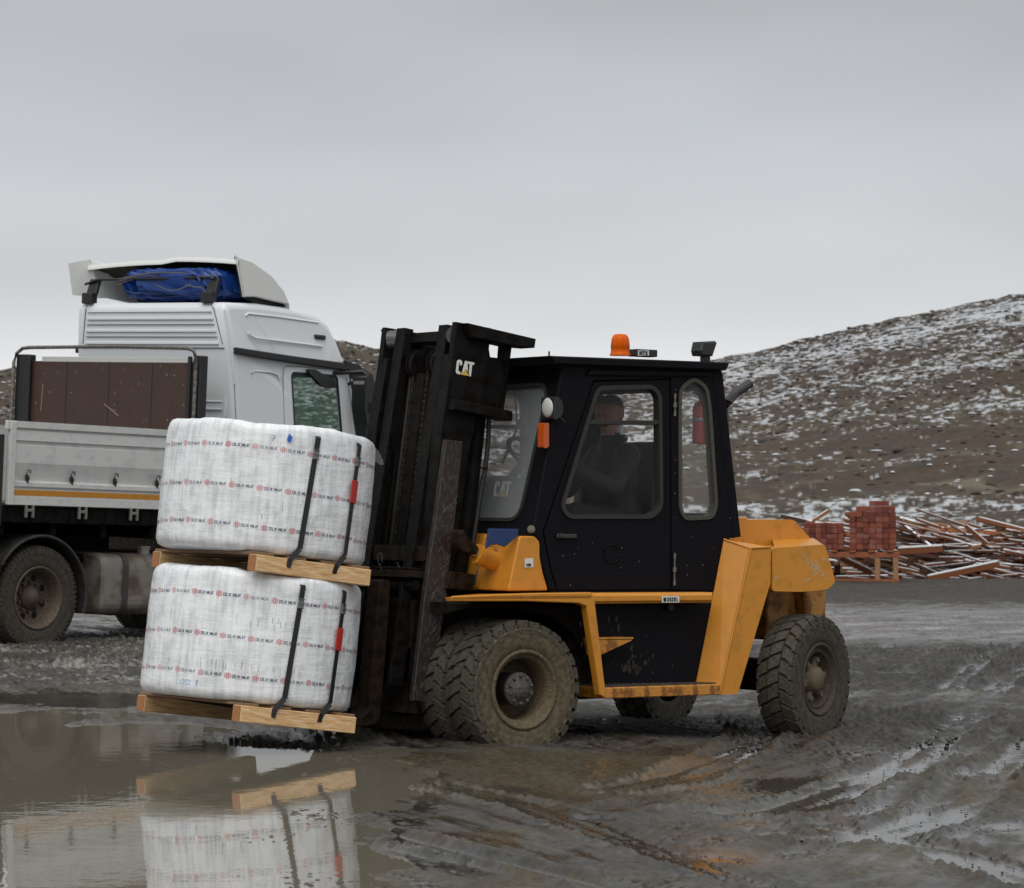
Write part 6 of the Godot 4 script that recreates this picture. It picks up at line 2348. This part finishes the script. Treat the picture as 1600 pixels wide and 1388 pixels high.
	part(shm, "lining", li, mat("deflector lining", lin(0.035, 0.029, 0.023), 0.85))
	var bk := M.new()
	for zz in [-0.98, 0.86]:
		bk.box(Vector3(2.56, 3.74, zz), Vector3(0.1, 0.12, 0.16), 0.01)
		bk.box(Vector3(2.62, 3.86, zz), Vector3(0.05, 0.2, 0.15), 0.01, Basis(Vector3.BACK, -0.3))
	bk.tube([Vector3(2.6, 3.9, -1.1), Vector3(2.6, 3.95, -0.9), Vector3(2.58, 3.95, 0.0), Vector3(2.6, 3.96, 0.9)], 0.014, 8)
	bk.ext(pv([2.923, 3.785, 3.112, 3.799, 3.335, 3.76, 3.5, 3.724, 3.298, 3.716, 3.077, 3.714]), 0.98, 1.04, 0.006)
	bk.ext(pv([3.334, 3.774, 3.601, 3.738, 3.501, 3.71, 3.379, 3.715]), -1.0, 1.04, 0.006)
	part(shm, "bracket", bk, trim)
	# the tarpaulin bundle under it, and cords
	var lo := pv([-0.617, 3.734, 0.961, 4.07])
	var tz0 := lo[0].x
	var tz1 := lo[1].x
	var tc := Vector3(2.98, (lo[0].y + lo[1].y) * 0.5, (tz0 + tz1) * 0.5)
	var hz := absf(tz1 - tz0) * 0.48
	var hy := absf(lo[1].y - lo[0].y) * 0.5
	var tn := noise(2.6, 33, 4)
	tn.fractal_type = FastNoiseLite.FRACTAL_RIDGED
	var tarp := M.new()
	tarp.smooth(1)
	var rings := 72
	var gr := []
	for i in 25:
		var v := -PI / 2 + PI * i / 24
		var row := []
		for k in rings:
			var u := TAU * k / rings
			var d := Vector3(cos(u) * cos(v), sin(v), sin(u) * cos(v))
			var q := Vector3(signf(d.x) * pow(absf(d.x), 0.5), signf(d.y) * pow(absf(d.y), 0.5), signf(d.z) * pow(absf(d.z), 0.45))
			var f := 1.0 + tn.get_noise_3d(d.x * 1.2, d.y * 2.2, d.z * 2.6) * 0.26
			row.append(Vector3(q.x * 0.36 * f, q.y * hy * 0.95 * f, q.z * hz * (1.0 + (f - 1.0) * 0.3)))
		gr.append(row)
	for i in 24:
		for k in rings:
			var k2 := (k + 1) % rings
			tarp.qd(gr[i][k], gr[i][k2], gr[i + 1][k2], gr[i + 1][k], gr[i][k] + gr[i + 1][k2])
	var bund := thing("tarpaulin_bundle", "crumpled blue tarpaulin stuffed under the lorry's roof deflector", "tarpaulin", TRUCK * Transform3D(Basis(), tc))
	part(bund, "tarpaulin", tarp, mat("blue tarpaulin", lin(0.008, 0.05, 0.25), 0.38, 0.0, "soft", Vector3(3, 3, 3), 0.6))
	for k in 3:
		var cd := M.new()
		var pth := []
		for i in 12:
			var tt := i / 11.0
			pth.append(Vector3(-0.40 - 0.03 * sin(tt * 6 + k), (0.35 - 0.25 * k + 0.5 * sin(tt * PI * (1.0 + 0.5 * k))) * hy * 0.8, lerpf(-hz * 0.95, hz * (0.95 - 0.2 * k), tt)))
		cd.tube(pth, 0.007, 6)
		part(bund, "cord", cd, mat("cord", lin(0.14, 0.13, 0.115), 0.8))
	var ha := M.new()
	ha.tube([Vector3(2.5, 3.74, 0.02), Vector3(2.48, 3.7, 0.05), Vector3(2.475, 3.65, 0.07), Vector3(2.475, 3.6, 0.05)], 0.006, 6)
	ha.box(Vector3(2.475, 3.59, 0.045), Vector3(0.03, 0.025, 0.05), 0.005)
	part(bund, "cord_end", ha, mats["cord"])


# ---------------------------------------------------------------- bricks, timber and what else stands in the yard
func build_yard():
	brick_stack(Vector3(6.83, 0.62, -60.6), -0.12, 7, 9, 3, Vector3(0.125, 0.102, 0.25), "tall stack of red bricks with a stepped top on the timber rack", 21, true)
	brick_stack(Vector3(5.92, 0.62, -60.7), -0.12, 7, 5, 3, Vector3(0.108, 0.1, 0.22), "lower stack of red bricks beside the taller one, nearer the forklift", 22, false)
	var rk := thing("timber_rack", "low reddish timber rack carrying the two brick stacks", "rack", Transform3D(Basis(Vector3.UP, -0.12), Vector3(6.46, -0.05, -60.6)))
	var rw := mat("stained timber", lin(0.3, 0.1, 0.045), 0.8, 0.0, "wood", Vector3(1, 8, 8), 0.2)
	for z in [0.42, -0.42]:
		for e in [[0.57, 1.75], [0.06, 1.75]]:
			var m := M.new()
			m.box(Vector3(0, e[0], z), Vector3(e[1], 0.1, 0.1), 0.006)
			part(rk, "rail", m, rw)
		for x in [0.46, 0.8, -0.8]:
			var m := M.new()
			m.box(Vector3(x, 0.315, z), Vector3(0.1, 0.41, 0.09), 0.006)
			part(rk, "post", m, mat("pale timber", lin(0.36, 0.2, 0.11), 0.8, 0.0, "wood", Vector3(8, 1, 8), 0.2))
	for x in [-0.7, -0.35, 0.0, 0.35, 0.7]:
		var m := M.new()
		m.box(Vector3(x, 0.64, 0), Vector3(0.12, 0.04, 1.0), 0.004)
		part(rk, "slat", m, rw)
	timber_heap()
	# a vehicle just showing at the left edge
	var v := thing("parked_van", "white-roofed van parked far behind the trailer at the left edge", "van", Transform3D(Basis(Vector3.UP, 0.5), Vector3(-8.9, 0.05, -50.0)))
	var vb := M.new()
	vb.ext(rounded(pv([-2.5, 0.4, 2.4, 0.4, 2.45, 1.1, 1.7, 1.35, 1.2, 1.75, -2.5, 1.75]), 0.12, 4), -0.95, 0.95, 0.08)
	var vbm := part(v, "body", vb, mat("van grey", lin(0.1, 0.1, 0.1), 0.4))
	var vr := M.new()
	vr.ext(rounded(pv([-2.52, 1.76, 1.2, 1.76, 0.95, 2.2, -2.45, 2.25]), 0.1, 4), -0.9, 0.9, 0.08)
	part(vbm, "roof", vr, mat("van white", lin(0.66, 0.68, 0.7), 0.4))
	var vw := M.new()
	vw.box(Vector3(-0.6, 1.5, 0), Vector3(3.3, 0.35, 1.92), 0.05)
	part(vbm, "window", vw, mat("dark glass", lin(0.01, 0.012, 0.012), 0.1))
	for e in [[-1.5, 0.85], [1.5, 0.85], [-1.5, -0.85], [1.5, -0.85]]:
		var wh := M.new()
		wh.tube([Vector3(e[0], 0.33, e[1] - 0.1), Vector3(e[0], 0.33, e[1] + 0.12)], 0.33, 20)
		part(v, "wheel", wh, mats["muddy tyre"])
	# clods thrown up on the mud
	var rg := RandomNumberGenerator.new()
	rg.seed = 77
	var st := M.new()
	st.smooth(1)
	var rings := []
	for j in 5:
		var row := []
		for i in 7:
			var a := TAU * i / 7
			var q := sin(PI * (j + 0.2) / 4.4)
			var w := 0.45 + 0.9 * rg.randf()
			row.append(Vector3(cos(a) * q * w, -cos(PI * j / 4.0) * (0.8 + 0.3 * rg.randf()), sin(a) * q * w))
		rings.append(row)
	for j in 4:
		for i in 7:
			var i2 := (i + 1) % 7
			st.qd(rings[j][i], rings[j][i2], rings[j + 1][i2], rings[j + 1][i], rings[j][i] + rings[j + 1][i2])
	var cm := StandardMaterial3D.new()
	cm.albedo_color = lin(0.05, 0.045, 0.038)
	cm.roughness = 0.6
	cm.resource_name = "mud clod"
	var me := st.mesh()
	me.surface_set_material(0, cm)
	var mm := MultiMesh.new()
	mm.transform_format = MultiMesh.TRANSFORM_3D
	mm.mesh = me
	var list := []
	var back := FORKLIFT * Vector3(2.5, 0, 0.86)
	for i in 4200:
		var x := 0.0
		var d := 0.0
		var s := 0.0
		var pick := rg.randf()
		if pick < 0.35:
			x = back.x + rg.randfn(0.0, 0.7)
			d = -back.z + rg.randfn(0.2, 0.7)
			s = rg.randf_range(0.004, 0.016)
		elif pick < 0.55:
			x = rg.randf_range(-0.2, 2.0)
			d = rg.randf_range(21.0, 25.0)
			s = rg.randf_range(0.006, 0.022)
		elif pick < 0.75:
			x = rg.randf_range(-6.0, -1.4)
			d = rg.randf_range(27.0, 33.0)
			s = rg.randf_range(0.01, 0.035)
		else:
			d = rg.randf_range(13.5, 21.0)
			x = rg.randf_range(0.3, 0.17 * d)
			s = rg.randf_range(0.002, 0.006)
			if rg.randf() < 0.02:
				s *= 3.0
		var y := level(x, d) + 0.01 + 0.13 * sstep(26.5, 31.0, d) * sstep(1.5, -2.5, x)
		list.append(Transform3D(Basis(Vector3(rg.randf(), rg.randf(), rg.randf()).normalized(), rg.randf() * TAU).scaled(Vector3(s * 1.3, s * 0.8, s)), Vector3(x, y + s * 0.1, -d)))
	mm.instance_count = list.size()
	for i in list.size():
		mm.set_instance_transform(i, list[i])
	var o := MultiMeshInstance3D.new()
	o.name = numbered("mud_clods")
	o.multimesh = mm
	tag(o, "small clods of mud scattered over the churned ground", "mud", "", "stuff")
	add_child(o)


func brick_stack(at: Vector3, yaw: float, nx: int, ny: int, nz: int, s: Vector3, label: String, sd: int, stepped: bool):
	var t := thing("brick_stack", label, "bricks", Transform3D(Basis(Vector3.UP, yaw), at))
	var rg := RandomNumberGenerator.new()
	rg.seed = sd
	var meshes := []
	for v in 3:
		var m := M.new()
		m.box(Vector3.ZERO, s * Vector3(0.955, 0.95, 0.98), 0.006)
		if not stepped:
			# holes of the hollow bricks
			for i in 2:
				for j in 2:
					m.box(Vector3((i - 0.5) * s.x * 0.42, (j - 0.5) * s.y * 0.42, s.z * 0.488), Vector3(s.x * 0.2, s.y * 0.2, 0.012), 0.0)
		meshes.append(m.mesh())
	var cols := [mat("brick red", lin(0.2, 0.045, 0.026), 0.85, 0.0, "dusty", Vector3(5, 5, 5)), mat("brick dark", lin(0.145, 0.034, 0.022), 0.85, 0.0, "dusty", Vector3(5, 5, 5)), mat("brick orange", lin(0.25, 0.068, 0.034), 0.85, 0.0, "dusty", Vector3(5, 5, 5)), mat("brick pale", lin(0.24, 0.085, 0.06), 0.85, 0.0, "dusty", Vector3(5, 5, 5))]
	for j in ny:
		for i in nx:
			for k in nz:
				if k == 1 and i > 0 and i < nx - 1 and j < ny - 2:
					continue
				# the top courses are broken off
				if stepped and j >= ny - 1 and (i < 3 or i > 5):
					continue
				if stepped and j == ny - 2 and i < 1:
					continue
				if not stepped and j == ny - 1 and rg.randf() < 0.35:
					continue
				var inset := 0.0
				if stepped and j > 4:
					inset = (j - 4) * 0.006
				var o := MeshInstance3D.new()
				o.name = "brick" if not t.has_node("brick") else "brick_%03d" % t.get_child_count()
				o.mesh = meshes[rg.randi() % 3]
				o.material_override = cols[rg.randi() % 4]
				o.position = Vector3((i - (nx - 1) * 0.5) * s.x * (1.0 - inset), (j + 0.5) * s.y, (1 - k) * s.z) + Vector3(rg.randf_range(-0.006, 0.006), 0, rg.randf_range(-0.012, 0.012))
				o.rotation.y = rg.randf_range(-0.03, 0.03)
				t.add_child(o)


func timber_heap():
	var rg := RandomNumberGenerator.new()
	rg.seed = 31
	var wm := StandardMaterial3D.new()
	wm.resource_name = "snowy timber"
	wm.vertex_color_use_as_albedo = true
	wm.roughness = 0.8
	var kinds := []
	var snow := Color(0.78, 0.8, 0.83)
	for v in 10:
		var m := M.new()
		var wood: Color = [Color(0.17, 0.052, 0.018), Color(0.1, 0.034, 0.014), Color(0.26, 0.09, 0.03), Color(0.06, 0.026, 0.014), Color(0.27, 0.13, 0.06)][v % 5]
		m.col(wood)
		m.box(Vector3.ZERO, Vector3(1, 1, 1), 0.02)
		if v < 8:
			m.col(snow)
			m.box(Vector3([0.0, 0.12, -0.1, 0.0, 0.2, 0.0, -0.15, 0.05][v], 0.62, 0.08), Vector3([0.98, 0.7, 0.75, 0.9, 0.5, 0.97, 0.6, 0.8][v], 0.32, 0.94), 0.06)
		kinds.append(m.mesh())
	# the countless thin broken laths between them
	for v in 4:
		var mm := MultiMesh.new()
		mm.transform_format = MultiMesh.TRANSFORM_3D
		var me: ArrayMesh = kinds[[0, 1, 3, 8][v]]
		mm.mesh = me.duplicate()
		(mm.mesh as ArrayMesh).surface_set_material(0, wm)
		var list := []
		for i in 150:
			var u := rg.randf_range(1385.0, 1690.0)
			var top := lerpf(1.16, 0.92, sstep(1400.0, 1600.0, u))
			var f := rg.randf()
			var d := 62.9 + 1.6 * f + rg.randf_range(-0.5, 0.6)
			var th := rg.randf_range(0.028, 0.055)
			var b := Basis(Vector3.UP, rg.randfn(0.0, 0.5)) * Basis(Vector3.BACK, rg.randfn(-0.14, 0.13))
			list.append(Transform3D(b.scaled_local(Vector3(rg.randf_range(0.7, 2.2), th, th * 1.4)), Vector3((u - 800.0) / 5000.0 * d, -0.08 + top * f * rg.randf_range(0.6, 1.03), -d)))
		mm.instance_count = list.size()
		for i in list.size():
			mm.set_instance_transform(i, list[i])
		var o := MultiMeshInstance3D.new()
		o.name = numbered("broken_laths")
		o.multimesh = mm
		tag(o, ["thin snow-covered laths tangled through the timber heap", "thin dark laths half covered by snow in the timber heap", "thin blackish laths with snow on top in the timber heap", "thin bare dark laths deep in the timber heap"][v], "laths", "", "stuff")
		add_child(o)
	var n := 0
	for i in 290:
		var u := rg.randf_range(1240.0, 1690.0)
		var top := lerpf(1.16, 0.95, sstep(1400.0, 1600.0, u)) * sstep(1200.0, 1300.0, u)
		var f := pow(rg.randf(), 0.8)
		var d := 63.6 + 1.6 * f + rg.randf_range(-0.7, 0.7)
		var y := -0.05 + top * f * rg.randf_range(0.75, 1.05)
		if u < 1420.0:
			d += 0.9
		var x := (u - 800.0) / 5000.0 * d
		var l := rg.randf_range(0.9, 3.0)
		var th := rg.randf_range(0.035, 0.08)
		var o := MeshInstance3D.new()
		o.name = numbered("timber_offcut")
		var v := rg.randi() % 10
		o.mesh = kinds[v]
		o.material_override = wm
		var b := Basis(Vector3.UP, rg.randfn(0.0, 0.45)) * Basis(Vector3.BACK, rg.randfn(-0.14, 0.12)) * Basis(Vector3.RIGHT, rg.randf_range(-0.3, 0.3))
		o.transform = Transform3D(b.scaled_local(Vector3(l, th, th * rg.randf_range(1.0, 1.6))), Vector3(x, y, -d))
		var tone: String = ["red-brown", "dark brown", "orange", "blackish brown", "pale tan"][v % 5]
		var cover: String = ("long" if l > 1.6 else "short") + (" snow-topped " if v < 8 else " bare ")
		var high: String = "top" if y > 0.72 else ("middle" if y > 0.3 else "foot")
		var side := "behind the brick stacks" if u < 1400.0 else ("right of the bricks" if u < 1480.0 else ("halfway along" if u < 1545.0 else "at its right end"))
		tag(o, "%s%s offcut, %s of the heap, %s" % [cover, tone, high, side], "timber", "timber offcuts in the heap")
		add_child(o)
		n += 1
	for e in [[1449, 905, 1562, 882, 0.11, 0, "long pale snow-topped plank rising diagonally across the front of the heap", 62.0], [1403, 862, 1473, 858, 0.12, 0, "thick snow-covered plank lying level near the heap's left end", 62.4], [1508, 822, 1542, 850, 0.07, 5, "thin plank sloping steeply down at the top of the heap", 62.6], [1270, 815, 1297, 798, 0.06, 7, "orange lath standing up askew beside the lower brick stack", 62.8], [1312, 872, 1362, 896, 0.1, 0, "snow-covered plank leaning inside the timber rack", 61.4], [1308, 880, 1309, 894, 0.12, 0, "short snowy block standing inside the timber rack beside the counterweight", 61.4], [1318, 812, 1332, 818, 0.06, 7, "short orange lath between the two brick stacks", 61.6]]:
		var dd: float = e[7]
		var a := Vector3((e[0] - 800.0) / 5000.0 * dd, 1.63 + (775.0 - e[1]) / 5000.0 * dd, -dd)
		var b := Vector3((e[2] - 800.0) / 5000.0 * dd, 1.63 + (775.0 - e[3]) / 5000.0 * dd, -dd - 0.1)
		var o := MeshInstance3D.new()
		o.name = numbered("timber_plank")
		o.mesh = kinds[e[5]]
		o.material_override = wm
		var ax := (b - a)
		var l := ax.length()
		ax /= l
		var up := Vector3(0, 0, 1).cross(ax).normalized()
		if up.y < 0:
			up = -up
		var bs := Basis(ax, up, ax.cross(up))
		o.transform = Transform3D(bs.scaled_local(Vector3(l, e[4], e[4])), (a + b) * 0.5)
		tag(o, e[6], "timber", "planks in and around the heap")
		add_child(o)
